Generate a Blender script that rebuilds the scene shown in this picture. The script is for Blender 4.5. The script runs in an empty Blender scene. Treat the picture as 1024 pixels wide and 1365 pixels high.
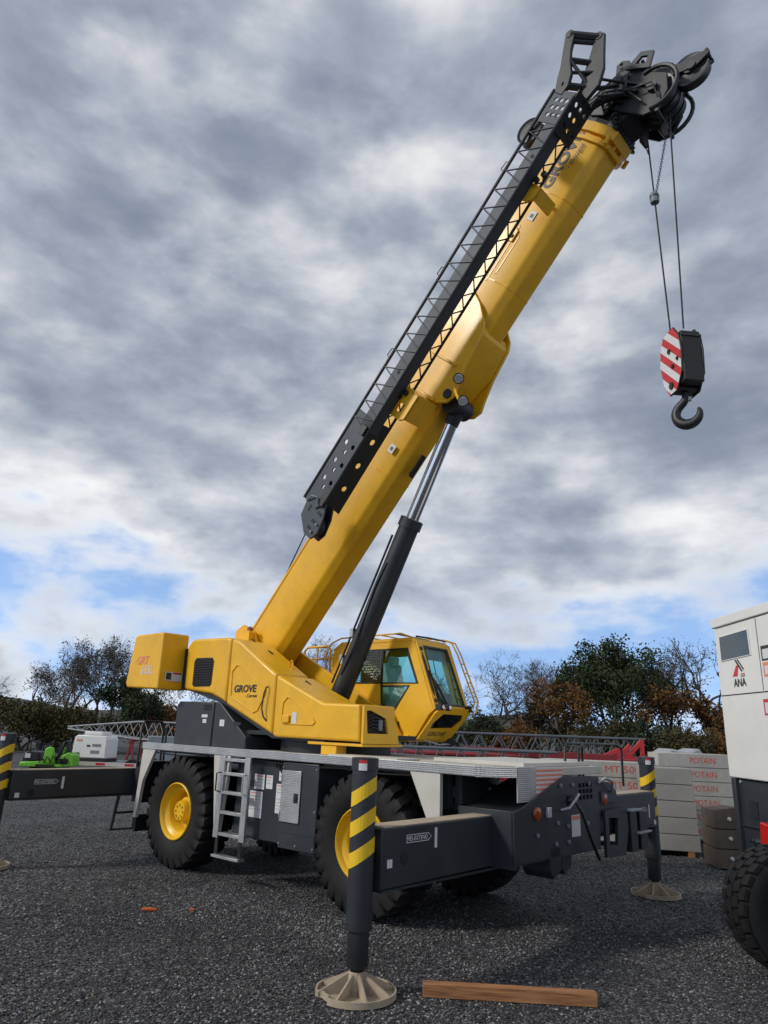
import bpy, bmesh, math, random
import numpy as np
from mathutils import Vector, Matrix, Quaternion
from mathutils.geometry import tessellate_polygon
R = math.radians
random.seed(7); rng = np.random.default_rng(7)
sc = bpy.context.scene
C = sc.collection

# ------------------------------------------------------------------ camera
cam_d = bpy.data.cameras.new('camera'); cam = bpy.data.objects.new('camera', cam_d); C.objects.link(cam)
PITCH, ROLL, CAMZ = R(17.35), R(2.12), 2.15
_F = Vector((0, math.cos(PITCH), math.sin(PITCH))); _R0 = Vector((1, 0, 0)); _U0 = _R0.cross(_F)
_X = math.cos(ROLL)*_R0 + math.sin(ROLL)*_U0
_D = math.sin(ROLL)*_R0 - math.cos(ROLL)*_U0
_m = Matrix((_X, -_D, -_F)).transposed().to_4x4(); _m.translation = (0, 0, CAMZ)
cam.matrix_world = _m
cam_d.sensor_fit = 'VERTICAL'; cam_d.sensor_height = 36; cam_d.lens = 930.4/1365*36
cam_d.clip_end = 3000; cam_d.clip_start = .05
sc.camera = cam

# ------------------------------------------------------------------ world and sun
SUN_AZ, SUN_EL = R(-108), R(34)          # azimuth measured from +Y towards +X
w = bpy.data.worlds.new('World'); sc.world = w; w.use_nodes = True
nt = w.node_tree; N = nt.nodes; L = nt.links; N.clear()
def wn(t, **k):
    n = N.new(t)
    for a, b in k.items(): setattr(n, a, b)
    return n
def wmath(op, a, b=None, cl=False):
    n = wn('ShaderNodeMath', operation=op, use_clamp=cl)
    for i, v in enumerate((a, b)):
        if v is None: continue
        if isinstance(v, (int, float)): n.inputs[i].default_value = v
        else: L.new(v, n.inputs[i])
    return n.outputs[0]
def wramp(f, stops, inter='EASE'):
    n = wn('ShaderNodeValToRGB'); n.color_ramp.interpolation = inter
    e = n.color_ramp.elements
    while len(e) < len(stops): e.new(.5)
    for i, (p, c) in enumerate(stops):
        e[i].position = p; e[i].color = c if len(c) == 4 else (*c, 1)
    L.new(f, n.inputs[0]); return n.outputs[0]
def wmix(f, a, b):
    n = wn('ShaderNodeMix', data_type='RGBA')
    for i, v in ((0, f), (6, a), (7, b)):
        if isinstance(v, (int, float)): n.inputs[i].default_value = v
        elif isinstance(v, tuple): n.inputs[i].default_value = v
        else: L.new(v, n.inputs[i])
    return n.outputs[2]
def wnoise(vec, scale, det, rough=.5, dist=0, w4=0, lac=2.):
    n = wn('ShaderNodeTexNoise', noise_dimensions='4D')
    n.inputs['Scale'].default_value = scale; n.inputs['Detail'].default_value = det
    n.inputs['Roughness'].default_value = rough; n.inputs['Distortion'].default_value = dist
    n.inputs['W'].default_value = w4; n.inputs['Lacunarity'].default_value = lac
    L.new(vec, n.inputs['Vector']); return n.outputs['Fac']
sky = wn('ShaderNodeTexSky', sky_type='NISHITA', sun_disc=False)
sky.sun_elevation = SUN_EL; sky.sun_rotation = SUN_AZ; sky.altitude = 100; sky.air_density = 1.0; sky.dust_density = .6; sky.ozone_density = 1.5
tc = wn('ShaderNodeTexCoord')
lift = wn('ShaderNodeVectorMath', operation='ADD'); lift.inputs[1].default_value = (0, 0, .30); L.new(tc.outputs['Generated'], lift.inputs[0])
nrm_ = wn('ShaderNodeVectorMath', operation='NORMALIZE'); L.new(lift.outputs[0], nrm_.inputs[0]); L.new(nrm_.outputs[0], sky.inputs[0])
sp = wn('ShaderNodeSeparateXYZ'); L.new(tc.outputs['Generated'], sp.inputs[0])
mp = wn('ShaderNodeMapping'); mp.inputs['Scale'].default_value = (1, 1, 2.0); L.new(tc.outputs['Generated'], mp.inputs[0]); P = mp.outputs[0]
W0 = 61.0
big = wnoise(P, 1.9, 5, .50, .15, W0)
mid = wnoise(P, 4.4, 6, .52, .15, W0+7.3)
det = wnoise(P, 9.5, 8, .56, .1, W0+3.7)
dens = wmath('ADD', wmath('ADD', wmath('MULTIPLY', big, .45), wmath('MULTIPLY', mid, .35)), wmath('MULTIPLY', det, .20))
# cover thins out low over the horizon, where blue shows between the heaps
lowfac = wramp(sp.outputs[2], [(0.0, (.30,)*3), (.07, (.10,)*3), (.17, (.20,)*3), (.34, (1.,)*3), (1., (1.,)*3)], 'LINEAR')
cover_in = wmath('ADD', dens, wmath('MULTIPLY', lowfac, .15))
cover = wramp(cover_in, [(.472, (0,)*3), (.555, (1,)*3)])
high = wramp(sp.outputs[2], [(0.0, (-.0,)*3), (.14, (.0,)*3), (.40, (1.,)*3), (1., (1.,)*3)], 'LINEAR')
thick = wramp(wmath('ADD', wmath('ADD', wmath('MULTIPLY', big, .50), wmath('MULTIPLY', mid, .50)), wmath('MULTIPLY', high, .095)), [(.435, (0,)*3), (.64, (1,)*3)])
edge = wramp(wmath('ADD', wmath('MULTIPLY', det, .5), wmath('MULTIPLY', mid, .5)), [(.34, (0,)*3), (.66, (1,)*3)])
hi = wmix(edge, (9.6, 9.5, 9.3, 1), (5.6, 6.1, 6.8, 1))
lo = wmix(edge, (4.4, 4.85, 5.7, 1), (2.3, 2.75, 3.65, 1))
cl0 = wmix(thick, hi, lo)
gain = wn('ShaderNodeVectorMath', operation='SCALE'); L.new(cl0, gain.inputs[0]); L.new(wmath('SUBTRACT', 1.22, wmath('MULTIPLY', high, .22)), gain.inputs['Scale']); cl = gain.outputs[0]
skyc = wn('ShaderNodeVectorMath', operation='SCALE'); L.new(sky.outputs[0], skyc.inputs[0]); skyc.inputs['Scale'].default_value = 2.5
col = wmix(cover, skyc.outputs[0], cl)
bg = wn('ShaderNodeBackground'); L.new(col, bg.inputs[0]); bg.inputs[1].default_value = .1
wo = wn('ShaderNodeOutputWorld'); L.new(bg.outputs[0], wo.inputs[0])
sd = bpy.data.lights.new('sun', 'SUN'); so = bpy.data.objects.new('sun', sd); C.objects.link(so)
sd.energy = 2.2; sd.angle = R(9); sd.color = (1, .95, .87)
_sv = Vector((math.sin(SUN_AZ)*math.cos(SUN_EL), math.cos(SUN_AZ)*math.cos(SUN_EL), math.sin(SUN_EL)))
so.rotation_euler = (-_sv).to_track_quat('-Z', 'Y').to_euler(); so.location = (-20, -6, 20)
sc.view_settings.view_transform = 'Standard'; sc.view_settings.look = 'None'
sc.view_settings.exposure = 0.0; sc.view_settings.gamma = 1; sc.view_settings.use_curve_mapping = False
sc.render.engine = 'CYCLES'

# ------------------------------------------------------------------ materials
def mat(name, colr, rough=.5, metal=0., var=.12, vscale=3., bump=0., bscale=40., spec=.5, coat=0., dirt=None, dirtamt=.35, dscale=1.6, wear=0):
    m = bpy.data.materials.new(name); m.use_nodes = True
    n = m.node_tree.nodes; l = m.node_tree.links; b = n['Principled BSDF']
    b.inputs['Roughness'].default_value = rough; b.inputs['Metallic'].default_value = metal
    b.inputs['Specular IOR Level'].default_value = spec; b.inputs['Coat Weight'].default_value = coat; b.inputs['Coat Roughness'].default_value = .12
    t = n.new('ShaderNodeTexCoord')
    nz = n.new('ShaderNodeTexNoise'); nz.inputs['Scale'].default_value = vscale; nz.inputs['Detail'].default_value = 8; nz.inputs['Roughness'].default_value = .62
    l.new(t.outputs['Object'], nz.inputs['Vector'])
    rp = n.new('ShaderNodeValToRGB'); rp.color_ramp.elements[0].position = .3; rp.color_ramp.elements[1].position = .7
    rp.color_ramp.elements[0].color = (*[c*(1-var) for c in colr], 1); rp.color_ramp.elements[1].color = (*[min(1, c*(1+var)) for c in colr], 1)
    l.new(nz.outputs['Fac'], rp.inputs[0]); out = rp.outputs[0]
    if dirt:
        n2 = n.new('ShaderNodeTexNoise'); n2.inputs['Scale'].default_value = dscale; n2.inputs['Detail'].default_value = 10; n2.inputs['Roughness'].default_value = .7
        l.new(t.outputs['Object'], n2.inputs['Vector'])
        r2 = n.new('ShaderNodeValToRGB'); r2.color_ramp.elements[0].position = .45; r2.color_ramp.elements[1].position = .75
        r2.color_ramp.elements[0].color = (0, 0, 0, 1); r2.color_ramp.elements[1].color = (dirtamt,)*3 + (1,)
        l.new(n2.outputs['Fac'], r2.inputs[0])
        mx = n.new('ShaderNodeMix'); mx.data_type = 'RGBA'; l.new(r2.outputs[0], mx.inputs[0]); l.new(out, mx.inputs[6]); mx.inputs[7].default_value = (*dirt, 1)
        out = mx.outputs[2]
    l.new(out, b.inputs['Base Color'])
    rr = n.new('ShaderNodeMapRange'); rr.inputs[3].default_value = max(.02, rough-.08); rr.inputs[4].default_value = min(1, rough+.1)
    l.new(nz.outputs['Fac'], rr.inputs[0]); l.new(rr.outputs[0], b.inputs['Roughness'])
    if bump:
        n3 = n.new('ShaderNodeTexNoise'); n3.inputs['Scale'].default_value = bscale; n3.inputs['Detail'].default_value = 5; l.new(t.outputs['Object'], n3.inputs['Vector'])
        bp = n.new('ShaderNodeBump'); bp.inputs['Strength'].default_value = bump; bp.inputs['Distance'].default_value = .01
        l.new(n3.outputs['Fac'], bp.inputs['Height']); l.new(bp.outputs[0], b.inputs['Normal'])
    return m
M = {}
M['yellow'] = mat('yellow_paint', (.82, .44, .006), .43, var=.05, vscale=1.3, coat=.10, dirt=(.38, .21, .03), dirtamt=.35, dscale=3.2)
M['yellow_rim'] = mat('yellow_rim_paint', (.80, .47, .008), .38, var=.05, dirt=(.3, .2, .05), dirtamt=.25)
M['charcoal'] = mat('charcoal_paint', (.021, .026, .033), .42, var=.12, vscale=2, dirt=(.06, .056, .05), dirtamt=.4, dscale=2.4)
M['charcoal_dark'] = mat('dark_steel', (.013, .015, .020), .5, var=.2, vscale=5, dirt=(.05, .045, .04), dirtamt=.3)
M['jibgrey'] = mat('jib_grey_paint', (.036, .047, .064), .58, var=.12, vscale=3, dirt=(.05, .05, .052), dirtamt=.3)
M['black'] = mat('black_plastic', (.012, .012, .013), .45, var=.2)
M['cavity'] = mat('dark_interior', (.008, .008, .009), .7)
M['rubber'] = mat('tyre_rubber', (.006, .006, .0068), .72, var=.25, vscale=6, bump=.25, bscale=60, dirt=(.03, .028, .026), dirtamt=.35, dscale=4, spec=.35)
M['cream'] = mat('cream_panel', (.52, .50, .45), .5, var=.06, dirt=(.3, .28, .24), dirtamt=.35)
M['white'] = mat('white_paint', (.72, .72, .69), .4, var=.04, vscale=1.2, dirt=(.5, .48, .43), dirtamt=.3)
M['sticker'] = mat('white_sticker', (.62, .63, .64), .5, var=.08, vscale=30)
M['red'] = mat('red_paint', (.50, .03, .03), .45, var=.15)
M['redfade'] = mat('faded_red_print', (.72, .22, .14), .5)
M['redtext'] = mat('red_stencil', (.58, .07, .05), .85, var=.4, vscale=20, dirt=(.36, .2, .17), dirtamt=.7, dscale=9)
M['darkred'] = mat('dark_red_steel', (.24, .022, .03), .5, var=.25, dirt=(.1, .03, .02), dirtamt=.5)
M['silver'] = mat('galvanised_steel', (.36, .38, .40), .5, metal=.35, var=.15)
M['bluegrey'] = mat('grey_lattice_steel', (.17, .20, .22), .55, var=.2)
M['alu'] = mat('aluminium', (.52, .53, .53), .38, metal=.75, var=.12, vscale=8)
M['chrome'] = mat('chrome_rod', (.62, .63, .65), .13, metal=1., var=.03)
M['tan'] = mat('tan_float_paint', (.40, .33, .24), .7, var=.14, vscale=9, bump=.15, bscale=80, dirt=(.22, .17, .11), dirtamt=.6, dscale=6)
M['concrete'] = mat('concrete', (.29, .285, .27), .9, var=.18, vscale=3, bump=.3, bscale=30, dirt=(.16, .15, .135), dirtamt=.7)
M['concrete_pale'] = mat('pale_concrete', (.42, .415, .385), .9, var=.14, vscale=3, bump=.25, bscale=30, dirt=(.22, .2, .17), dirtamt=.7)
M['concrete_dark'] = mat('stained_concrete', (.105, .085, .07), .9, var=.3, vscale=4, bump=.3, bscale=30, dirt=(.16, .08, .035), dirtamt=.7)
M['green'] = mat('lime_green_paint', (.17, .50, .025), .5, var=.2, dirt=(.06, .12, .03), dirtamt=.5, dscale=5)
M['orange_glass'] = mat('amber_lens', (.30, .05, .01), .2, spec=.8)
M['redlens'] = mat('red_lens', (.5, .015, .012), .2, spec=.8)
M['lens'] = mat('lamp_lens', (.6, .62, .64), .15, metal=.4)
M['rope'] = mat('wire_rope', (.028, .028, .03), .5, metal=.5, var=.3, vscale=40)
M['seat'] = mat('plastic_seat_cover', (.66, .65, .6), .35, var=.15, vscale=6)
M['yellow_stripe'] = mat('yellow_stripe_film', (.78, .50, .012), .45, var=.06)
M['orange'] = mat('orange_paint', (.6, .12, .02), .5, var=.2)
M['lilac'] = mat('pale_lilac_print', (.66, .56, .50), .5)
M['mastgrey'] = mat('dark_grey_mast_steel', (.085, .105, .125), .55, var=.2)
M['print'] = mat('dark_print', (.028, .028, .03), .5)
M['greyprint'] = mat('grey_print', (.45, .43, .36), .5)

def wood_mat():
    m = mat('weathered_timber', (.30, .155, .065), .8, var=.3, vscale=2)
    n = m.node_tree.nodes; l = m.node_tree.links; b = n['Principled BSDF']
    t = n.new('ShaderNodeTexCoord'); mp = n.new('ShaderNodeMapping'); mp.inputs['Scale'].default_value = (1.2, 22, 22)
    nz = n.new('ShaderNodeTexNoise'); nz.inputs['Scale'].default_value = 2.5; nz.inputs['Detail'].default_value = 8; nz.inputs['Distortion'].default_value = .6
    l.new(t.outputs['Object'], mp.inputs[0]); l.new(mp.outputs[0], nz.inputs['Vector'])
    rp = n.new('ShaderNodeValToRGB'); e = rp.color_ramp.elements; e[0].position = .3; e[0].color = (.17, .065, .024, 1); e[1].position = .72; e[1].color = (.44, .21, .085, 1)
    l.new(nz.outputs['Fac'], rp.inputs[0]); l.new(rp.outputs[0], b.inputs['Base Color'])
    bp = n.new('ShaderNodeBump'); bp.inputs['Strength'].default_value = .5; bp.inputs['Distance'].default_value = .004; l.new(nz.outputs['Fac'], bp.inputs['Height']); l.new(bp.outputs[0], b.inputs['Normal'])
    return m
M['wood'] = wood_mat()

def diamond_mat(name, base, metal):
    m = mat(name, base, .36, metal=metal, var=.12, vscale=5)
    n = m.node_tree.nodes; l = m.node_tree.links; b = n['Principled BSDF']
    t = n.new('ShaderNodeTexCoord'); s = n.new('ShaderNodeSeparateXYZ'); l.new(t.outputs['Object'], s.inputs[0])
    def mt(op, a, c=None):
        q = n.new('ShaderNodeMath'); q.operation = op
        for i, v in enumerate((a, c)):
            if v is None: continue
            if isinstance(v, (int, float)): q.inputs[i].default_value = v
            else: l.new(v, q.inputs[i])
        return q.outputs[0]
    u = mt('MULTIPLY', mt('ADD', s.outputs[0], s.outputs[1]), 150.); v = mt('MULTIPLY', s.outputs[2], 150.)
    a = mt('SINE', mt('ADD', u, v)); c = mt('SINE', mt('SUBTRACT', u, v))
    h = mt('MULTIPLY', a, c)
    h = mt('MAXIMUM', h, 0.05)
    bp = n.new('ShaderNodeBump'); bp.inputs['Strength'].default_value = .9; bp.inputs['Distance'].default_value = .012
    l.new(h, bp.inputs['Height']); l.new(bp.outputs[0], b.inputs['Normal'])
    return m
M['diamond'] = diamond_mat('diamond_plate', (.56, .57, .57), .7)

def glass_mat(name, tint, mixf=.85):
    m = bpy.data.materials.new(name); m.use_nodes = True
    n = m.node_tree.nodes; l = m.node_tree.links; n.clear()
    o = n.new('ShaderNodeOutputMaterial'); tr = n.new('ShaderNodeBsdfTransparent'); tr.inputs[0].default_value = (*tint, 1)
    gl = n.new('ShaderNodeBsdfGlossy'); gl.inputs['Roughness'].default_value = .03; gl.inputs[0].default_value = (.9, .95, .95, 1)
    lw = n.new('ShaderNodeLayerWeight'); lw.inputs[0].default_value = .5
    pw = n.new('ShaderNodeMath'); pw.operation = 'POWER'; pw.inputs[1].default_value = 4; l.new(lw.outputs['Facing'], pw.inputs[0])
    ad = n.new('ShaderNodeMath'); ad.operation = 'MULTIPLY_ADD'; ad.inputs[1].default_value = .8; ad.inputs[2].default_value = 1-mixf; l.new(pw.outputs[0], ad.inputs[0])
    mx = n.new('ShaderNodeMixShader'); l.new(ad.outputs[0], mx.inputs[0]); l.new(tr.outputs[0], mx.inputs[1]); l.new(gl.outputs[0], mx.inputs[2]); l.new(mx.outputs[0], o.inputs[0])
    return m
M['glass'] = glass_mat('tinted_glass', (.70, .90, .88), .965)
M['glassdark'] = glass_mat('dark_glass', (.10, .13, .14), .9)

def ground_mat():
    m = bpy.data.materials.new('gravel_ground'); m.use_nodes = True
    n = m.node_tree.nodes; l = m.node_tree.links; b = n['Principled BSDF']; b.inputs['Roughness'].default_value = .85
    t = n.new('ShaderNodeTexCoord')
    v = n.new('ShaderNodeTexVoronoi'); v.inputs['Scale'].default_value = 42; l.new(t.outputs['Object'], v.inputs['Vector'])
    rp = n.new('ShaderNodeValToRGB'); e = rp.color_ramp.elements
    e[0].position = 0; e[0].color = (.012, .012, .014, 1); e[1].position = 1; e[1].color = (.26, .26, .27, 1)
    x = e.new(.75); x.color = (.055, .055, .06, 1)
    sx = n.new('ShaderNodeSeparateColor'); l.new(v.outputs['Color'], sx.inputs[0]); l.new(sx.outputs[0], rp.inputs[0])
    nz = n.new('ShaderNodeTexNoise'); nz.inputs['Scale'].default_value = .55; nz.inputs['Detail'].default_value = 7; nz.inputs['Roughness'].default_value = .6; l.new(t.outputs['Object'], nz.inputs['Vector'])
    r2 = n.new('ShaderNodeValToRGB'); r2.color_ramp.elements[0].position = .32; r2.color_ramp.elements[0].color = (.5, .5, .5, 1); r2.color_ramp.elements[1].position = .7; r2.color_ramp.elements[1].color = (1.25, 1.22, 1.18, 1)
    l.new(nz.outputs['Fac'], r2.inputs[0])
    mx = n.new('ShaderNodeMix'); mx.data_type = 'RGBA'; mx.blend_type = 'MULTIPLY'; mx.inputs[0].default_value = 1; l.new(rp.outputs[0], mx.inputs[6]); l.new(r2.outputs[0], mx.inputs[7])
    l.new(mx.outputs[2], b.inputs['Base Color'])
    bp = n.new('ShaderNodeBump'); bp.inputs['Strength'].default_value = .8; bp.inputs['Distance'].default_value = .02; bp.invert = True
    l.new(v.outputs['Distance'], bp.inputs['Height']); l.new(bp.outputs[0], b.inputs['Normal'])
    return m
M['ground'] = ground_mat()
def stone_mat(name, c): return mat(name, c, .8, var=.3, vscale=40)
STONES = [stone_mat('stone_black', (.022, .022, .025)), stone_mat('stone_dark', (.046, .047, .053)), stone_mat('stone_grey', (.09, .092, .10)), stone_mat('stone_pale', (.27, .27, .265)), stone_mat('stone_buff', (.20, .15, .10))]
def leaf_mat(name, c):
    m = mat(name, c, .7, var=.35, vscale=.8, spec=.2); b = m.node_tree.nodes['Principled BSDF']
    return m
BARK = mat('bark_haze', (.075, .064, .056), .9, var=.3, vscale=4)  # bark lightened to carry the haze of distance in its colour

# ------------------------------------------------------------------ mesh helpers
class MB:
    def __init__(s): s.v = []; s.f = []; s.m = []; s.cur = 0
    def add(s, vs, fs):
        o = len(s.v); s.v += [tuple(map(float, p)) for p in vs]
        for f in fs: s.f.append([o+i for i in f]); s.m.append(s.cur)
        return s
    def box(s, c, d, rot=None):
        x, y, z = [k/2 for k in d]
        vs = [Vector((a, b, e)) for a in (-x, x) for b in (-y, y) for e in (-z, z)]
        if rot is not None: vs = [rot @ q for q in vs]
        vs = [q+Vector(c) for q in vs]
        return s.add(vs, [(0, 1, 3, 2), (4, 6, 7, 5), (0, 4, 5, 1), (2, 3, 7, 6), (0, 2, 6, 4), (1, 5, 7, 3)])
    def bb(s, a, b): return s.box([(p+q)/2 for p, q in zip(a, b)], [abs(q-p) for p, q in zip(a, b)])
    def tube(s, pts, r, n=8, closed=False):
        pts = [Vector(p) for p in pts]; k = len(pts)
        rs = r if isinstance(r, (list, tuple)) else [r]*k
        vs = []; up = None
        for i, p in enumerate(pts):
            if closed: d = pts[(i+1) % k]-pts[i-1]
            else: d = pts[min(i+1, k-1)]-pts[max(i-1, 0)]
            d.normalize()
            if up is None: up = d.orthogonal().normalized()
            up = (up-d*up.dot(d))
            if up.length < 1e-5: up = d.orthogonal()
            up.normalize(); sd_ = d.cross(up)
            vs += [p+(up*math.cos(2*math.pi*j/n)+sd_*math.sin(2*math.pi*j/n))*rs[i] for j in range(n)]
        fs = []
        for i in range(k if closed else k-1):
            a, b = i*n, ((i+1) % k)*n
            fs += [(a+j, a+(j+1) % n, b+(j+1) % n, b+j) for j in range(n)]
        if not closed: fs += [tuple(reversed(range(n))), tuple(range((k-1)*n, k*n))]
        return s.add(vs, fs)
    def lathe(s, prof, o=(0, 0, 0), axis=(0, 0, 1), n=32, cap=True):
        ax = Vector(axis).normalized(); a = ax.orthogonal().normalized(); b = ax.cross(a); o = Vector(o); vs = []
        for r, h in prof: vs += [o+ax*h+(a*math.cos(2*math.pi*j/n)+b*math.sin(2*math.pi*j/n))*r for j in range(n)]
        fs = []
        for i in range(len(prof)-1): fs += [(i*n+j, i*n+(j+1) % n, (i+1)*n+(j+1) % n, (i+1)*n+j) for j in range(n)]
        if cap: fs += [tuple(reversed(range(n))), tuple(range((len(prof)-1)*n, len(prof)*n))]
        return s.add(vs, fs)
    def prism(s, poly, a, b, fn):                 # poly in (p,q), swept from a to b; fn(p,q,w)->xyz
        n = len(poly)
        vs = [fn(p, q, a) for p, q in poly]+[fn(p, q, b) for p, q in poly]
        return s.add(vs, [tuple(range(n)), tuple(reversed(range(n, 2*n)))]+[(i, i+n, (i+1) % n+n, (i+1) % n) for i in range(n)])
    def plate(s, outer, holes, a, b, fn):         # as prism, with holes
        loops = [list(outer)]+[list(h) for h in holes]
        flat = [p for lp in loops for p in lp]; n = len(flat)
        tris = tessellate_polygon([[Vector((p, q, 0)) for p, q in lp] for lp in loops])
        vs = [fn(p, q, a) for p, q in flat]+[fn(p, q, b) for p, q in flat]
        fs = [tuple(t) for t in tris]+[tuple(reversed([i+n for i in t])) for t in tris]
        o = 0
        for lp in loops:
            k = len(lp)
            fs += [(o+i, o+i+n, o+(i+1) % k+n, o+(i+1) % k) for i in range(k)]; o += k
        return s.add(vs, fs)
    def mesh(s, name, mats, smooth=None):
        me = bpy.data.meshes.new(name); me.from_pydata(s.v, [], s.f)
        for q in (mats if isinstance(mats, (list, tuple)) else [mats]): me.materials.append(M[q] if isinstance(q, str) else q)
        if any(s.m): me.polygons.foreach_set('material_index', s.m)
        bm = bmesh.new(); bm.from_mesh(me); bmesh.ops.recalc_face_normals(bm, faces=bm.faces); bm.to_mesh(me); bm.free()
        if smooth is not None:
            me.polygons.foreach_set('use_smooth', [True]*len(me.polygons)); me.set_sharp_from_angle(angle=R(smooth))
        me.update(); return me
    def build(s, name, mats, parent=None, bevel=0, smooth=None, seg=2):
        o = bpy.data.objects.new(name, s.mesh(name, mats, smooth)); C.objects.link(o)
        if parent is not None: o.parent = parent
        if bevel:
            md = o.modifiers.new('bevel', 'BEVEL'); md.width = bevel; md.segments = seg; md.limit_method = 'ANGLE'; md.angle_limit = R(25); md.harden_normals = False
            if smooth is None:
                o.data.polygons.foreach_set('use_smooth', [True]*len(o.data.polygons)); o.data.set_sharp_from_angle(angle=R(22))
        return o
XZ = lambda p, q, w: (p, w, q)      # profile in x,z swept along y
YZ = lambda p, q, w: (w, p, q)
XY = lambda p, q, w: (p, q, w)
def tag(o, label=None, cat=None, group=None, kind=None):
    for k, v in (('label', label), ('category', cat), ('group', group), ('kind', kind)):
        if v: o[k] = v
    return o
def empty(name, loc, rz=0, label=None, cat=None, group=None):
    o = bpy.data.objects.new(name, None); C.objects.link(o); o.location = loc; o.rotation_euler = (0, 0, rz); o.empty_display_size = .2
    return tag(o, label, cat, group)
def copy_tree(o, parent=None):
    c = o.copy(); C.objects.link(c); c.parent = parent
    for ch in o.children: copy_tree(ch, c)
    return c
_unit = {}
def bar(name, a, b, r, mt, parent, sq=False):      # a straight bar between two points, sharing one unit mesh per material
    key = (mt, sq)
    if key not in _unit:
        q = MB()
        if sq: q.box((0, 0, .5), (2, 2, 1))
        else: q.tube([(0, 0, 0), (0, 0, 1)], 1, 7)
        _unit[key] = q.mesh('bar', mt, None if sq else 40)
    a = Vector(a); b = Vector(b); d = b-a
    o = bpy.data.objects.new(name, _unit[key]); C.objects.link(o); o.parent = parent
    o.matrix_local = Matrix.Translation(a) @ d.to_track_quat('Z', 'Y').to_matrix().to_4x4() @ Matrix.Diagonal((r, r, d.length, 1))
    return o
def text(name, s, size, mt, parent, origin, right, up, off=0.0, shear=0, align='CENTER', ext=.0015, width=1.0):
    cu = bpy.data.curves.new('t', 'FONT'); cu.body = s; cu.size = 1; cu.align_x = align; cu.align_y = 'CENTER'; cu.extrude = ext/size; cu.offset = off; cu.shear = shear; cu.resolution_u = 3
    t = bpy.data.objects.new('t', cu); C.objects.link(t)
    me = bpy.data.meshes.new_from_object(t.evaluated_get(bpy.context.evaluated_depsgraph_get()))
    bpy.data.objects.remove(t); me.name = name; me.materials.clear(); me.materials.append(M[mt])
    r = Vector(right).normalized(); u = Vector(up); u = (u-r*u.dot(r)).normalized(); n = r.cross(u)
    o = bpy.data.objects.new(name, me); C.objects.link(o); o.parent = parent
    mm = Matrix((r*size*width, u*size, n*size)).transposed().to_4x4(); mm.translation = Vector(origin); o.matrix_local = mm
    return o
def circ(cx, cy, r, n=16): return [(cx+r*math.cos(2*math.pi*i/n), cy+r*math.sin(2*math.pi*i/n)) for i in range(n)]

# ------------------------------------------------------------------ ground
g = MB(); g.add([(-700, -60, 0), (700, -60, 0), (700, 1300, 0), (-700, 1300, 0)], [(0, 1, 2, 3)])
tag(g.build('ground', 'ground'), kind='structure')
def add_stones():
    shapes = []
    for k in range(10):
        o = np.array([(1, 0, 0), (-1, 0, 0), (0, 1, 0), (0, -1, 0), (0, 0, 1), (0, 0, -1), ], float)
        o *= rng.uniform(.6, 1.15, (6, 3)); o += rng.normal(0, .22, (6, 3)); o[:, 2] *= .62
        shapes.append(o)
    tri = np.array([(0, 2, 4), (2, 1, 4), (1, 3, 4), (3, 0, 4), (2, 0, 5), (1, 2, 5), (3, 1, 5), (0, 3, 5)])
    Pn = []
    for n_, y0, y1, smin, smax in ((130000, 5.2, 9.5, .006, .021), (90000, 8.5, 16., .009, .021), (26000, 15, 28, .012, .026)):
        y = y0+(y1-y0)*rng.random(n_); x = (rng.random(n_)*2-1)*(y*.64+.4)
        s_ = smin+(smax-smin)*rng.random(n_)**2.6
        Pn.append(np.stack([x, y, s_], 1))
    Pn = np.concatenate(Pn)
    X_, Y_ = Pn[:, 0], Pn[:, 1]
    pat = (np.sin(X_*1.1+.6*np.sin(Y_*.8)+1.3)+np.sin(Y_*1.45+.9*np.sin(X_*.7)+.4)+.7*np.sin(X_*2.6-Y_*1.9)+.5*np.sin(X_*5.1+Y_*4.3+2*np.sin(X_)))/3.2
    pat = pat+rng.normal(0, .25, len(pat))
    keep = rng.random(len(pat)) < np.clip(.72+.55*pat, .22, 1)
    Pn = Pn[keep]; pat = pat[keep]
    n_ = len(Pn); sel = rng.integers(0, 10, n_); ang = rng.random(n_)*6.283
    sh = np.array(shapes)[sel]
    ca, sa = np.cos(ang)[:, None], np.sin(ang)[:, None]
    vx = sh[:, :, 0]*ca-sh[:, :, 1]*sa; vy = sh[:, :, 0]*sa+sh[:, :, 1]*ca
    s_ = Pn[:, 2:3]
    V = np.stack([vx*s_+Pn[:, 0:1], vy*s_+Pn[:, 1:2], sh[:, :, 2]*s_+s_*.28], 2).reshape(-1, 3)
    F = (tri[None]+6*np.arange(n_)[:, None, None]).reshape(-1, 3)
    me = bpy.data.meshes.new('gravel'); me.vertices.add(len(V)); me.vertices.foreach_set('co', V.ravel().astype(np.float32))
    me.loops.add(F.size); me.loops.foreach_set('vertex_index', F.ravel().astype(np.int32))
    me.polygons.add(len(F)); me.polygons.foreach_set('loop_start', np.arange(0, F.size, 3, dtype=np.int32))
    for q in STONES: me.materials.append(q)
    u_ = rng.random(n_)-.16*pat
    mi = np.digitize(u_, [.105, .40, .74]); mi = np.array([3, 2, 1, 0])[mi]; mi[rng.random(n_) < .022] = 4
    me.polygons.foreach_set('material_index', np.repeat(mi, 8).astype(np.int32))
    me.update(calc_edges=True); me.validate()
    o = bpy.data.objects.new('gravel', me); C.objects.link(o)
    tag(o, 'loose dark grey crushed stone covering the yard', 'gravel', kind='stuff')
add_stones()
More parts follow.
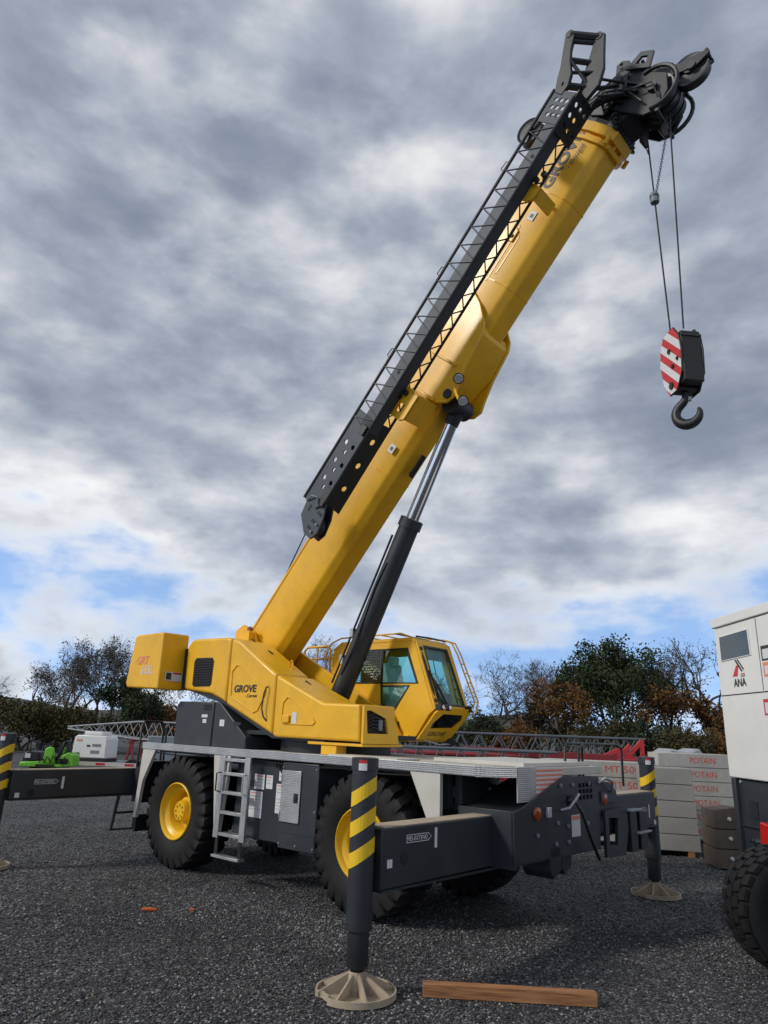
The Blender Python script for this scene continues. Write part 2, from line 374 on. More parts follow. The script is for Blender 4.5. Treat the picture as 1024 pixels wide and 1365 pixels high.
# a far low ridge that closes the horizon
h = MB(); pts = []
for i in range(81):
    x = -600+i*15; z = 7+5*math.sin(i*.31)+3*math.sin(i*.83+1)
    pts.append((x, z))
h.add([(x, 420, -1) for x, z in pts]+[(x, 470, z) for x, z in pts]+[(x, 700, -1) for x, z in pts],
      [(i, i+1, 81+i+1, 81+i) for i in range(80)]+[(81+i, 81+i+1, 162+i+1, 162+i) for i in range(80)])
M['hill'] = mat('wooded_ridge', (.05, .055, .05), .9, var=.4, vscale=.08)
tag(h.build('hills', 'hill', smooth=60), kind='structure')

# ------------------------------------------------------------------ THE CRANE (frame: x forward, y left, z up)
CO = (-0.497, 11.297, 0); CR = R(-41.73)
crane = empty('mobile_crane', CO, CR, 'yellow rough terrain crane with raised telescopic boom standing on its outriggers', 'crane')

# --- carrier
c = MB()
c.bb((-3.45, -.55, .78), (3.3, .55, 1.45))
c.build('chassis_frame', 'charcoal_dark', crane, .01)
for x in (-2.35, 1.62):
    a = MB(); a.tube([(x, -.8, .82), (x, .8, .82)], .14, 12); a.box((x, 0, .80), (.5, .6, .45)); a.build('axle', 'charcoal_dark', crane)
dk = MB(); dpoly = [(-3.52, -1.27), (3.3, -1.27), (3.58, -.92), (3.58, 1.27), (-3.52, 1.27)]
dk.prism(dpoly, 1.70, 1.795, XY)
deck = dk.build('deck', 'cream', crane, .006)
t1 = MB(); t1.bb((-3.53, -1.30, 1.705), (3.3, -1.273, 1.812)); t1.build('edge_trim', 'diamond', deck, .004)
t1 = MB(); t1.prism([(3.3, -1.30), (3.605, -.93), (3.585, -.915), (3.3, -1.272)], 1.700, 1.812, XY); t1.build('edge_trim', 'diamond', deck)
t1 = MB(); t1.bb((3.583, -.91, 1.44), (3.606, -.52, 1.812)); t1.build('edge_trim', 'diamond', deck, .004)
rf = MB()
rf.bb((3.583, -.515, 1.44), (3.606, .12, 1.80)); refl = rf.build('reflector_panel', 'sticker', deck)
for k in range(7):
    st = MB(); st.bb((3.607, -.51, 1.455+k*.05), (3.611, .115, 1.478+k*.05)); st.build('red_strip', 'redfade', refl)
# raised walkway slabs on the deck
for (x0, x1, y0, y1, z) in ((2.2, 3.5, -.6, 1.1, 1.845), (.9, 2.1, -1.2, -.75, 1.825)):
    q = MB(); q.bb((x0, y0, 1.797), (x1, y1, z)); q.build('walkway_plate', 'cream', deck, .006)
# fender struts and inner guards
def strut(poly, name='fender_strut'):
    q = MB(); q.prism(poly, -1.292, -1.235, XZ); return q.build(name, 'cream', crane, .004)
strut([(-3.5, 1.70), (-3.12, 1.70), (-3.40, 1.2), (-3.48, .62), (-3.56, .62)])
strut([(-1.47, 1.70), (-1.06, 1.70), (-1.20, .60), (-1.30, .60)])
strut([(2.38, 1.70), (2.82, 1.70), (2.82, .95), (2.74, 1.0)])
for x0, x1 in ((-3.1, -1.5), (.85, 2.4)):
    q = MB(); q.bb((x0, -1.22, 1.672), (x1, -.6, 1.695)); q.build('fender', 'charcoal_dark', crane)
    q = MB(); q.bb((x0, .6, 1.672), (x1, 1.22, 1.695)); q.build('fender', 'charcoal_dark', crane)
# side tanks
q = MB(); q.bb((-1.05, -1.15, .62), (.08, -.56, 1.68)); tank = q.build('side_tank', 'charcoal', crane, .015)
q = MB(); q.bb((.10, -1.27, .60), (.82, -.56, 1.685)); loc = q.build('side_locker', 'charcoal', crane, .012)
q = MB(); q.bb((.12, -1.292, .93), (.50, -1.272, 1.58)); door = q.build('locker_door', 'diamond', loc, .004)
q = MB(); q.bb((.39, -1.298, 1.18), (.47, -1.293, 1.30)); q.lathe([(.03, 0), (.03, .012)], (.43, -1.298, 1.24), (0, -1, 0), 14); q.build('door_latch', 'black', loc)
for (x0, x1, z0, z1) in ((-.62, -.40, 1.28, 1.48), (-.70, -.42, .90, 1.25), (-.13, .04, 1.0, 1.38), (-.36, -.22, 1.3, 1.48), (-.09, .03, 1.42, 1.55)):
    q = MB(); q.bb((x0, -1.158, z0), (x1, -1.153, z1)); s_ = q.build('decal', 'sticker', tank)
    rows = int((z1-z0)/.045)
    for k in range(rows):
        if random.random() < .75:
            q = MB(); q.bb((x0+.015, -1.1605, z1-.03-k*.043), (x1-.015-random.random()*.05, -1.159, z1-.018-k*.043)); q.build('printed_line', 'greyprint' if k else 'redfade', tank)
q = MB(); q.bb((.2, .56, .60), (.9, 1.22, 1.68)); q.build('side_locker', 'charcoal', crane, .012)
q = MB(); q.bb((-1.3, .56, .62), (.1, 1.2, 1.68)); q.build('side_tank', 'charcoal', crane, .015)
# locker bolts, hinges and seam, with hoses and cables below the deck
for (x, z) in ((.13, .66), (.79, .66), (.79, 1.62), (.13, 1.62), (.46, .66), (.79, 1.1)):
    q = MB(); q.lathe([(.014, 0), (.014, .012)], (x, -1.271, z), (0, -1, 0), 6); q.build('bolt', 'bluegrey', loc)
for z in (1.02, 1.48):
    q = MB(); q.tube([(.125, -1.297, z-.04), (.125, -1.297, z+.04)], .009, 7); q.build('door_hinge', 'alu', loc)
q = MB(); q.bb((.10, -1.274, .795), (.82, -1.2715, .80)); q.build('panel_seam', 'cavity', loc)
for k in range(3):
    q = MB(); q.tube([(-.15+.06*k, -1.17, 1.69), (-.12+.06*k, -1.19, 1.6), (-.05+.04*k, -1.18, 1.56-.03*k), (.1, -1.16, 1.58-.04*k)], .013, 6); q.build('hose', 'black', tank, smooth=50)
for x0 in (-3.2, -.2, 1.2):
    q = MB(); q.tube([(x0, -1.24, 1.66), (x0+.7, -1.245, 1.64), (x0+1.5, -1.24, 1.665)], .012, 6); q.build('cable', 'black', crane, smooth=50)
q = MB(); q.bb((2.86, -1.05, 1.38), (2.95, -.5, 1.69)); q.build('deck_gusset', 'charcoal', crane)
# --- ladder
lad = MB(); lad.bb((-1.26, -1.335, .58), (-1.14, -1.30, 1.70)); ladder = lad.build('ladder', 'alu', crane, .004)
q = MB(); q.bb((-.66, -1.335, .58), (-.54, -1.30, 1.70)); q.build('side_rail', 'alu', ladder, .004)
for z in (.64, .93, 1.20, 1.46, 1.655):
    q = MB(); q.bb((-1.14, -1.33, z-.025), (-.66, -1.18 if z < .7 else -1.25, z+.018)); q.build('rung', 'alu', ladder, .003)
for x in (-1.17, -.63):
    q = MB(); q.bb((x-.035, -1.322, .36), (x+.035, -1.312, .60)); q.build('strap', 'black', ladder)
q = MB(); q.bb((-1.22, -1.36, .33), (-.60, -1.24, .365)); q.build('swing_step', 'alu', ladder, .003)
for x, s in ((-1.2, -1), (-.6, 1)):
    q = MB(); q.tube([(x, -1.335, 1.47), (x+s*.01, -1.40, 1.46), (x+s*.01, -1.40, 1.22), (x, -1.335, 1.2)], .011, 7); q.build('grab_handle', 'black' if s < 0 else 'alu', ladder, smooth=40)

# --- wheels
TR, TW = .765, .56
def tyre_mesh():
    q = MB(); h = TW/2
    prof = [(.355, -h*.72), (.40, -h*.86), (.52, -h*1.0), (.60, -h*1.0), (.66, -h*.94), (.705, -h*.86), (.715, -h*.6), (.72, 0)]
    prof = prof+[(r, -y) for r, y in reversed(prof[:-1])]
    q.lathe(prof, (0, 0, 0), (0, 1, 0), 56, cap=False)
    n = 28
    for k in range(n):
        for s in (-1, 1):
            a0 = 2*math.pi*(k+(.5 if s > 0 else 0))/n
            # chevron lug: from the shoulder towards the crown, swept back
            def P_(a, r, y): return (r*math.cos(a), y, r*math.sin(a))
            wd = 2*math.pi/n*.36
            st = [(h*1.005, .615, -.012), (h*.97, .69, .0), (h*.93, .74, .01), (h*.82, TR-.008, .025), (h*.42, TR, .06), (h*.10, TR, .115), (-h*.10, TR-.002, .15)]
            vs = []
            for y, r, da in st:
                base = r-.055 if r > .72 else r-.035
                for (aa, rr) in ((a0+da-wd, base), (a0+da-wd*.8, r), (a0+da+wd*.8, r), (a0+da+wd, base)): vs.append(P_(aa, rr, s*y))
            fs = []
            for i in range(len(st)-1):
                for j in range(3): fs.append((i*4+j, i*4+j+1, i*4+4+j+1, i*4+4+j))
            fs += [(0, 1, 2, 3), tuple(range(len(st)*4-4, len(st)*4))]
            q.add(vs, fs)
    return q.mesh('tyre', 'rubber', 38)
def make_wheel(parent, loc, flip):
    # outer face towards -y
    w_ = MB(); w_.lathe([(.02, .01), (.135, .01), (.15, .03), (.155, .12), (.20, .13)], (0, -TW*.36, 0), (0, 1, 0), 28)
    for k in range(8):
        a = 2*math.pi*k/8; w_.lathe([(.016, -.012), (.016, .02)], (.095*math.cos(a), -TW*.36, .095*math.sin(a)), (0, 1, 0), 6)
    hub = w_.build('wheel', 'yellow_rim', parent, smooth=35); hub.location = loc
    if flip: hub.rotation_euler = (0, 0, math.pi)
    t = bpy.data.objects.new('tyre', TY); C.objects.link(t); t.parent = hub; t.rotation_euler = (0, random.random(), 0); t.scale = (1.08, 1.05, 1.08)
    q = MB(); h = TW/2
    q.lathe([(.365, -h*.70), (.372, -h*.92), (.360, -h*.955), (.345, -h*.90), (.33, -h*.72), (.272, -h*.60), (.262, -h*.54), (.250, -h*.05), (.235, .02), (.13, .03)], (0, 0, 0), (0, 1, 0), 48, cap=False)
    q.lathe([(.355, -h*.70), (.355, h*.7)], (0, 0, 0), (0, 1, 0), 48, cap=False)
    q.v = [(x_*1.13, y_*1.04, z_*1.13) for x_, y_, z_ in q.v]; q.build('rim', 'yellow_rim', hub, smooth=35)
    q = MB()
    for k in range(12):
        a = 2*math.pi*k/12+.1; q.lathe([(.015, 0), (.015, .03)], (.205*math.cos(a), -.005, .205*math.sin(a)), (0, -1, 0), 6)
    q.build('lug_nuts', 'yellow_rim', hub)
    return hub
TY = tyre_mesh()
for x in (-2.35, 1.62):
    make_wheel(crane, (x, -1.02, .822), False); make_wheel(crane, (x, 1.02, .822), True)

# --- outriggers
def float_pad(parent, x, y):
    q = MB(); n = 40
    # dished plate with a raised rim and one notch
    prof_o = [(x+.40*math.cos(2*math.pi*k/n)*(1 if not 27 <= k <= 29 else .86), y+.40*math.sin(2*math.pi*k/n)*(1 if not 27 <= k <= 29 else .86)) for k in range(n)]
    prof_i = [(x+(px-x)*.955, y+(py-y)*.955) for px, py in prof_o]
    q.prism(prof_o, .012, .03, XY)
    q.plate(prof_o, [prof_i], .03, .068, XY)
    q.lathe([(.105, .03), (.085, .19), (.08, .215), (.07, .215), (.065, .19)], (x, y, 0), (0, 0, 1), 20)
    for k in range(8):
        a = 2*math.pi*(k+.3)/8; ca, sa = math.cos(a), math.sin(a)
        pr = [(.07, .03), (.388, .03), (.385, .06), (.088, .20), (.07, .20)]
        q.add([(x+r*ca-s*sa*.009, y+r*sa+s*ca*.009, z) for s in (-1, 1) for r, z in pr],
              [(0, 1, 2, 3, 4), (9, 8, 7, 6, 5)]+[(i, i+5, (i+1) % 5+5, (i+1) % 5) for i in range(5)])
    q.v = [(x+(a-x)*.86, y+(b-y)*.86, c_*.88) for a, b, c_ in q.v]; o = q.build('float_pad', 'tan', parent, smooth=30); return o
def stripes(parent, x, y, r, z0, z1, n=3, tilt=.13, hh=.10):
    # slanted yellow bands wrapped on the round jack tube
    for k in range(n):
        zc_ = z1-(k+.5)*(z1-z0)/n
        q = MB(); m_ = 24; vs = []
        for i in range(m_+1):
            a = 2*math.pi*i/m_
            dz = tilt*math.cos(a-math.atan2(.66, .75)+.0)
            for s in (-1, 1): vs.append((x+r*math.cos(a), y+r*math.sin(a), zc_+dz+s*hh/2))
        q.add(vs, [(2*i, 2*i+2, 2*i+3, 2*i+1) for i in range(m_)])
        q.build('hazard_stripe', 'yellow_stripe', parent)
def outrigger(x0, x1, side, yend, z0=.80, z1=1.30, label=True, yin=.2):
    # beam runs along y from the frame out to side*yend; x0..x1 its thickness
    s = side; xm = (x0+x1)/2; xf = max(x0, x1)
    q = MB(); q.prism([(s*yin, z0+.02), (s*(yend-.12), z0), (s*(yend-.12), z1), (s*yin, z1)], x0, x1, YZ)
    beam = q.build('outrigger_beam', 'charcoal', crane, .008)
    q = MB(); q.bb((x0-.012, s*yin, z0-.022), (x1+.012, s*(yend-.13), z0-.002)); q.build('bottom_flange', 'charcoal', beam)
    q = MB(); q.bb((x0+.01, s*(yin+.1), z1+.002), (x1-.012, s*(yend-.16), z1+.012)); q.build('wear_strip', 'tan', beam)
    jr = .112
    q = MB(); q.lathe([(jr, .50), (jr, 1.80), (jr+.012, 1.80), (jr+.012, 1.90), (jr-.02, 1.905)], (xm, s*yend, 0), (0, 0, 1), 26); jt = q.build('jack_tube', 'charcoal', beam, smooth=40)
    q = MB(); q.lathe([(jr+.004, .50), (jr+.004, .56)], (xm, s*yend, 0), (0, 0, 1), 26); q.build('collar_ring', 'charcoal_dark', beam, smooth=40)
    q = MB(); q.lathe([(.088, .215), (.093, .23), (.093, .52)], (xm, s*yend, 0), (0, 0, 1), 22); q.lathe([(.05, .165), (.055, .22)], (xm, s*yend, 0), (0, 0, 1), 16); q.build('jack_rod', 'charcoal_dark', beam, smooth=40)
    stripes(beam, xm, s*yend, jr+.002, .98, 1.74, 3, .075, .125)
    float_pad(beam, xm, s*yend)
    for z_, h_, m_ in ((1.825, .06, 'sticker'), (1.87, .03, 'red')):
        q = MB(); a0 = R(-75); rr_ = jr+.0135; vs = [(xm+rr_*math.cos(a0+R(9)*i), s*yend+rr_*math.sin(a0+R(9)*i), z_+k*h_/2) for i in range(5) for k in (-1, 1)]
        q.add(vs, [(2*i, 2*i+2, 2*i+3, 2*i+1) for i in range(4)]); q.build('warning_decal', m_, beam, smooth=40)
    if label:
        yl = s*(yend-.66) if s < 0 else s*(yend-.62)
        q = MB(); ps = [(yl-.19, 1.155), (yl+.14, 1.155), (yl+.19, 1.19), (yl+.14, 1.225), (yl-.19, 1.225)]
        q.plate(ps, [[(yl+(a-yl)*.965, 1.19+(b-1.19)*.84) for a, b in ps]], xf+.001, xf+.003, YZ); q.build('arrow_border', 'sticker', beam)
        text('lettering', 'MID-EXTEND', .055, 'sticker', beam, (xf+.001, yl-.03, 1.188), (0, 1, 0), (0, 0, 1), 0, width=.98)
        q = MB(); q.bb((xf+.001, yl+.24, 1.08), (xf+.003, yl+.28, 1.26)); q.build('extension_mark', 'sticker', beam)
        q = MB(); q.bb((xf+.001, s*(yend-.2)-.0, .97), (xf+.003, s*(yend-.2)+.07, 1.04)); q.build('small_decal', 'sticker', beam)
        q = MB(); q.lathe([(.055, 0), (.055, .002)], (xf+.001, yl-.22, 1.03), (1, 0, 0), 20); q.build('beam_hole', 'cavity', beam)
    return beam
outrigger(3.14, 3.40, -1, 3.05)
outrigger(3.36, 3.62, 1, 3.05, z0=.98, z1=1.42, yin=.3)
outrigger(-4.08, -3.84, -1, 3.36, z0=.95, z1=1.36)
outrigger(-3.78, -3.54, 1, 3.05, label=False, z0=.95, z1=1.36)

# front frame / outrigger housing
q = MB(); hp = [(-1.12, .86), (.15, .84), (.95, .84), (1.0, 1.1), (1.0, 1.68), (.08, 1.70), (-.95, 1.38), (-1.12, 1.36)]
gr = []
for i in range(4):
    for j in range(3): y0 = .42+i*.1; z0 = 1.42+j*.07; gr.append([(y0, z0), (y0+.075, z0), (y0+.075, z0+.05), (y0, z0+.05)])
q.plate(hp, gr+[circ(.13, 1.42, .055)], 3.635, 3.66, YZ)
hs = q.build('front_frame', 'charcoal', crane)
q = MB(); q.bb((2.95, -1.05, .86), (3.12, 1.0, 1.36)); q.build('outrigger_housing', 'charcoal', hs, .01)
q = MB(); q.prism([(-1.02, 1.362), (.98, 1.40), (.98, 1.66), (.1, 1.675), (-.9, 1.38)], 2.95, 3.632, YZ); q.build('outrigger_housing', 'charcoal_dark', hs)
q = MB(); q.prism([(-1.10, .83), (1.0, .82), (1.0, .855), (-1.10, .857)], 2.95, 3.64, YZ); q.build('bottom_plate', 'charcoal', hs)
q = MB(); q.prism([(-1.12, .80), (-1.08, .80), (-1.05, 1.37), (-1.12, 1.37)], 2.95, 3.67, YZ); q.build('housing_flange', 'charcoal', hs, .005)
for y, z, m_ in ((-.62, 1.32, 'orange_glass'), (1.12, 1.40, 'orange_glass')):
    q = MB(); q.lathe([(.075, 0), (.07, .02), (.04, .032)], (3.662, y, z), (1, 0, 0), 22); q.build('turn_signal', m_, hs, smooth=40)
q = MB(); q.bb((3.662, -.42, 1.27), (3.70, -.34, 1.38)); q.build('marker_lamp', 'lens', hs, .006)
for y, z in ((-.2, .98), (.1, .98), (-.62, 1.1), (.25, 1.6), (-.05, 1.6), (.7, 1.6), (-.15, 1.2), (.62, 1.15), (.1, 1.15)):
    q = MB(); q.lathe([(.025, 0), (.025, .02)], (3.661, y, z), (1, 0, 0), 6); q.build('bolt', 'bluegrey', hs)
q = MB(); q.bb((3.661, .20, 1.02), (3.664, .42, 1.26)); d_ = q.build('warning_decal', 'sticker', hs)
q = MB(); q.bb((3.665, .21, 1.205), (3.667, .41, 1.25)); q.build('printed_line', 'redfade', d_)
q = MB(); q.bb((3.66, 1.005, 1.36), (3.68, 1.4, 1.50)); q.prism([(1.0, 1.36), (1.55, 1.34), (1.5, 1.5), (1.3, 1.6), (1.0, 1.62)], 3.63, 3.66, YZ); q.build('side_wing', 'charcoal', hs)
q = MB(); q.tube([(3.66, .13, 1.43), (3.76, .16, 1.40), (3.80, .2, 1.3), (3.78, .45, 1.0), (3.75, .72, .74)], .02, 8); q.build('towing_cable', 'black', hs, smooth=50)
q = MB(); q.tube([(3.66, -.05, 1.33), (3.76, -.02, 1.36), (3.79, .08, 1.45), (3.77, .2, 1.50), (3.69, .3, 1.47)], .016, 8); q.build('lifting_hook', 'silver', hs, smooth=50)
q = MB(); q.tube([(3.66, .98, 1.60), (3.74, 1.02, 1.66), (3.75, 1.2, 1.62), (3.70, 1.3, 1.48)], .02, 8); q.build('hose', 'silver', hs, smooth=50)
for y in (-.22, .15):
    q = MB(); q.prism([(y-.12, .95), (y+.12, .95), (y+.14, .70), (y-.05, .62), (y-.12, .70)], 3.3, 3.66 if y < 0 else 3.6, YZ); q.build('tow_lug', 'charcoal_dark', hs, .01)
# winch frame and brackets ahead of the far beam
q = MB(); q.plate([(1.05, .72), (1.62, .70), (1.75, 1.02), (1.72, 1.28), (1.05, 1.27)], [[(1.15, .86), (1.38, .84), (1.43, 1.16), (1.15, 1.18)]], 3.66, 3.70, YZ); q.build('bracket', 'charcoal', hs)
q = MB(); q.bb((3.64, 1.78, .72), (3.72, 2.0, 1.22)); q.bb((3.64, 2.1, .72), (3.72, 2.35, 1.2)); q.build('block_stow', 'black', hs, .008)
q = MB(); q.bb((3.63, 1.74, 1.22), (3.76, 2.1, 1.245)); q.bb((3.63, 1.95, .93), (3.76, 2.4, .955)); q.build('block_stow_tray', 'silver', hs, .004)
q = MB(); q.bb((2.3, -1.0, 1.30), (2.9, -.56, 1.42)); q.bb((2.42, -.9, 1.42), (2.9, -.56, 1.56)); q.build('battery_box', 'charcoal', crane, .01)
q = MB(); q.bb((2.72, -1.12, 1.32), (2.82, -1.04, 1.70)); q.build('deck_post', 'charcoal', crane)
# hand rails on the carrier corners
def rail(pts, r=.018, m_='black', parent=crane, name='hand_rail'):
    q = MB(); q.tube(pts, r, 7); return q.build(name, m_, parent, smooth=50)
def hoop(a, b, z0, z1, m_='black', parent=crane, r=.018, name='hand_rail'):
    a = Vector(a); b = Vector(b); d = (b-a)*.12
    return rail([(a.x, a.y, z0), (a.x, a.y, z1-.06), (a.x+d.x, a.y+d.y, z1), (b.x-d.x, b.y-d.y, z1), (b.x, b.y, z1-.06), (b.x, b.y, z0)], r, m_, parent, name)
hoop((-3.72, -1.24, 0), (-3.72, -.80, 0), 1.40, 2.15); hoop((-3.72, -.74, 0), (-3.72, -.50, 0), 1.40, 2.11)
hoop((3.42, .95, 0), (3.42, 2.32, 0), 1.50, 2.07); hoop((3.30, .80, 0), (3.30, 1.30, 0), 1.50, 2.07)
q = MB(); q.bb((-3.66, -1.2, 1.385), (-3.535, 1.2, 1.42)); q.build('rear_step', 'alu', crane, .004)
q = MB(); q.bb((-3.80, -1.22, .84), (-3.50, 1.22, 1.5)); q.build('rear_frame', 'charcoal_dark', crane, .012)
q = MB(); q.tube([(-3.86, -1.42, .94), (-3.90, -1.47, .40), (-3.90, -1.06, .40), (-3.86, -1.06, .94)], .03, 7); q.tube([(-3.88, -1.44, .66), (-3.88, -1.06, .66)], .02, 7); q.build('rear_step_frame', 'black', crane, smooth=40)
q = MB(); q.bb((-3.55, -1.26, .40), (-3.50, -.75, .66)); q.build('mud_flap', 'black', crane)

# --- superstructure
q = MB(); q.lathe([(.85, 1.80), (.85, 1.98), (.78, 2.0)], (-.15, 0, 0), (0, 0, 1), 48); q.build('slew_ring', 'charcoal_dark', crane, smooth=40)
q = MB(); q.bb((-2.7, -.95, 2.02), (1.1, .42, 2.08)); q.build('slew_platform', 'charcoal_dark', crane)
HY = -1.05
bodyp = [(-2.87, 2.70), (-2.90, 3.42), (-2.78, 3.53), (-2.70, 3.55), (-1.78, 3.53), (-1.655, 3.505), (-1.655, 2.475), (-1.75, 2.52), (-2.07, 2.62)]
def hood_panel(name, prof, holes=(), ymid=-.36, bevel=.045):
    q = MB(); q.prism(prof, HY, ymid, XZ); return q.build(name, 'yellow', crane, bevel, seg=4)
rear_h = hood_panel('rear_hood', bodyp)
mid_h = hood_panel('middle_hood', [(-1.64, 2.465), (-1.64, 3.50), (-1.50, 3.475), (-1.40, 3.44), (-.83, 3.11), (-.455, 2.905), (-.455, 2.03)])
front_h = hood_panel('front_hood', [(-.44, 2.02), (-.44, 2.895), (-.39, 2.87), (.45, 2.54), (.60, 2.485), (1.29, 2.47), (1.32, 1.99), (-.36, 2.0)], bevel=.05, ymid=-.30)
q = MB(); q.prism([(-2.75, 2.68), (-1.7, 2.45), (-.5, 1.98), (.6, 1.96), (.6, 2.2), (-.4, 2.6), (-2.6, 3.3)], -1.0, .3, XZ); q.build('turret_core', 'charcoal_dark', crane)
# embossed outlines on the panels
def emboss(poly, parent, th=.014, yy=HY, k=.9):
    cx = sum(p[0] for p in poly)/len(poly); cz = sum(p[1] for p in poly)/len(poly)
    q = MB(); q.plate(poly, [[(cx+(a-cx)*k, cz+(b-cz)*k) for a, b in poly]], yy-th, yy+.002, XZ); return q.build('panel_ridge', 'yellow', parent, .006)
emboss([(-1.54, 2.58), (-1.56, 2.98), (-1.45, 3.08), (-1.36, 3.07), (-.66, 2.70), (-.66, 2.62), (-.82, 2.36), (-.92, 2.33)], mid_h, k=.93)
emboss([(-.28, 2.22), (-.26, 2.5), (-.17, 2.58), (-.08, 2.56), (.42, 2.29), (.47, 2.22), (.42, 2.18), (-.2, 2.18)], front_h, k=.9)
text('lettering', 'GROVE', .150, 'print', mid_h, (-1.18, HY-.004, 2.69), (1, 0, 0), (0, 0, 1), .034, .12, width=1.12)
text('lettering', '- Current', .075, 'print', mid_h, (-1.02, HY-.004, 2.585), (1, 0, 0), (0, 0, 1), 0, .35)
q = MB(); vp = [(-2.62, 2.78), (-2.63, 3.16), (-2.57, 3.22), (-2.12, 3.21), (-2.07, 3.15), (-2.08, 2.78), (-2.13, 2.74), (-2.57, 2.74)]
q.prism(vp, HY-.006, HY+.01, XZ); vent = q.build('vent_grille', 'black', rear_h)
for k in range(11):
    z = 2.775+k*.041; q = MB(); q.box((-2.35, HY-.012, z), (.49, .016, .016), Matrix.Rotation(R(30), 3, 'X')); q.build('louvre', 'charcoal', vent)
q = MB(); q.tube([(-.62, HY, 2.72), (-.60, HY-.05, 2.71), (-.635, HY-.06, 2.62), (-.66, HY-.06, 2.4), (-.62, HY-.05, 2.28), (-.60, HY, 2.22)], .012, 7); q.build('grab_handle', 'print', mid_h, smooth=50)
q = MB(); q.bb((-.22, HY-.035, 2.20), (-.07, HY-.003, 2.31)); q.build('latch_cover', 'yellow', front_h, .012)
q = MB(); q.bb((-.03, HY-.006, 2.20), (.07, HY-.002, 2.35)); q.build('decal', 'sticker', front_h)
# slots on the sloping top
for (x, z, dx) in ((-1.62, 3.512, .0), (-1.15, 3.303, 0), (-.20, 2.80, 0)):
    q = MB(); q.box((x, -.62, z), (.13, .03, .012), Matrix.Rotation(R(26), 3, 'Y')); q.build('vent_slot', 'cavity', mid_h)
q = MB(); q.tube([(-.75, -.55, 3.06), (-.73, -.55, 3.14), (-.69, -.55, 3.16), (-.66, -.55, 3.10), (-.67, -.55, 3.02)], .012, 7); q.build('lifting_eye', 'yellow', mid_h, smooth=50)
# front skirt frame with hoses, closing the front of the hood
fsk = [(-1.03, 1.97), (-1.03, 2.45), (-.94, 2.455), (-.50, 2.35), (-.34, 2.16), (-.30, 1.97)]
fsh = [(-.95, 2.10), (-.98, 2.39), (-.90, 2.40), (-.58, 2.30), (-.53, 2.10)]
q = MB(); q.plate(fsk, [fsh], 1.328, 1.365, YZ); skirt = q.build('front_skirt', 'yellow', crane)
q = MB(); q.prism(fsh, 1.322, 1.326, YZ); q.build('valve_recess', 'cavity', skirt)
for k in range(5):
    q = MB(); z = 2.13+k*.045; q.tube([(1.335, -.94, z), (1.35, -.82, z+.05), (1.35, -.7, z+.03), (1.335, -.58, z-.02)], .011, 6); q.build('hose', 'black', skirt, smooth=50)
q = MB(); q.bb((1.33, -.72, 2.14), (1.36, -.64, 2.28)); q.build('valve', 'bluegrey', skirt, .006)
q = MB(); q.bb((.3, -1.02, 1.93), (1.35, -.2, 1.965)); q.build('skirt_base', 'yellow', crane, .005)
q = MB(); q.bb((.55, -1.0, 1.80), (.85, -.8, 1.93)); q.build('turntable_foot', 'yellow', crane, .01)
# far side superstructure plate and counterweight
q = MB(); q.prism([(-2.5, 2.1), (-2.6, 3.5), (-1.9, 3.62), (.22, 2.56), (.6, 2.45), (.9, 2.0)], .32, .40, XZ); q.build('turret_side_plate', 'yellow', crane, .008)
q = MB(); q.prism([(-2.45, 3.2), (-2.4, 3.75), (-2.2, 3.85), (-1.9, 3.7), (-1.6, 3.2)], -.42, -.36, XZ); q.prism([(-2.45, 3.2), (-2.4, 3.75), (-2.2, 3.85), (-1.9, 3.7), (-1.6, 3.2)], .36, .42, XZ); q.build('boom_pivot_lug', 'yellow', crane, .01)
cwp = [(-4.10, 2.80), (-3.97, 3.60), (-3.90, 3.64), (-3.05, 3.645), (-3.02, 2.68), (-4.05, 2.72)]
q = MB(); q.prism(cwp, -1.46, -.93, XZ); cw = q.build('counterweight', 'yellow', crane, .03, seg=3)
q = MB(); q.prism(cwp, .93, 1.46, XZ); q.build('counterweight_lobe', 'yellow', cw, .03, seg=3)
q = MB(); q.prism([(-4.0, 2.74), (-3.9, 3.3), (-3.1, 3.36), (-3.06, 2.70)], -.93, .93, XZ); q.build('counterweight_core', 'yellow', cw, .02)
q = MB(); q.bb((-3.03, -1.0, 2.72), (-2.7, 1.0, 3.4)); q.build('counterweight_mount', 'charcoal_dark', crane)
text('lettering', 'GRT', .20, 'redfade', cw, (-3.62, -1.4625, 3.17), (1, 0, 0), (0, 0, 1), .02, .2)
text('lettering', '655L', .20, 'lilac', cw, (-3.44, -1.4625, 3.0), (1, 0, 0), (0, 0, 1), .02, .2)
q = MB(); q.bb((-3.018, -1.35, 2.83), (-3.014, -1.02, 2.98)); d_ = q.build('warning_decal', 'sticker', cw)
q = MB(); q.bb((-3.0135, -1.2, 2.945), (-3.012, -1.03, 2.975)); q.build('printed_line', 'red', d_)
q = MB(); q.bb((-3.0135, -1.33, 2.85), (-3.012, -1.23, 2.965)); q.build('printed_pictogram', 'print', d_)
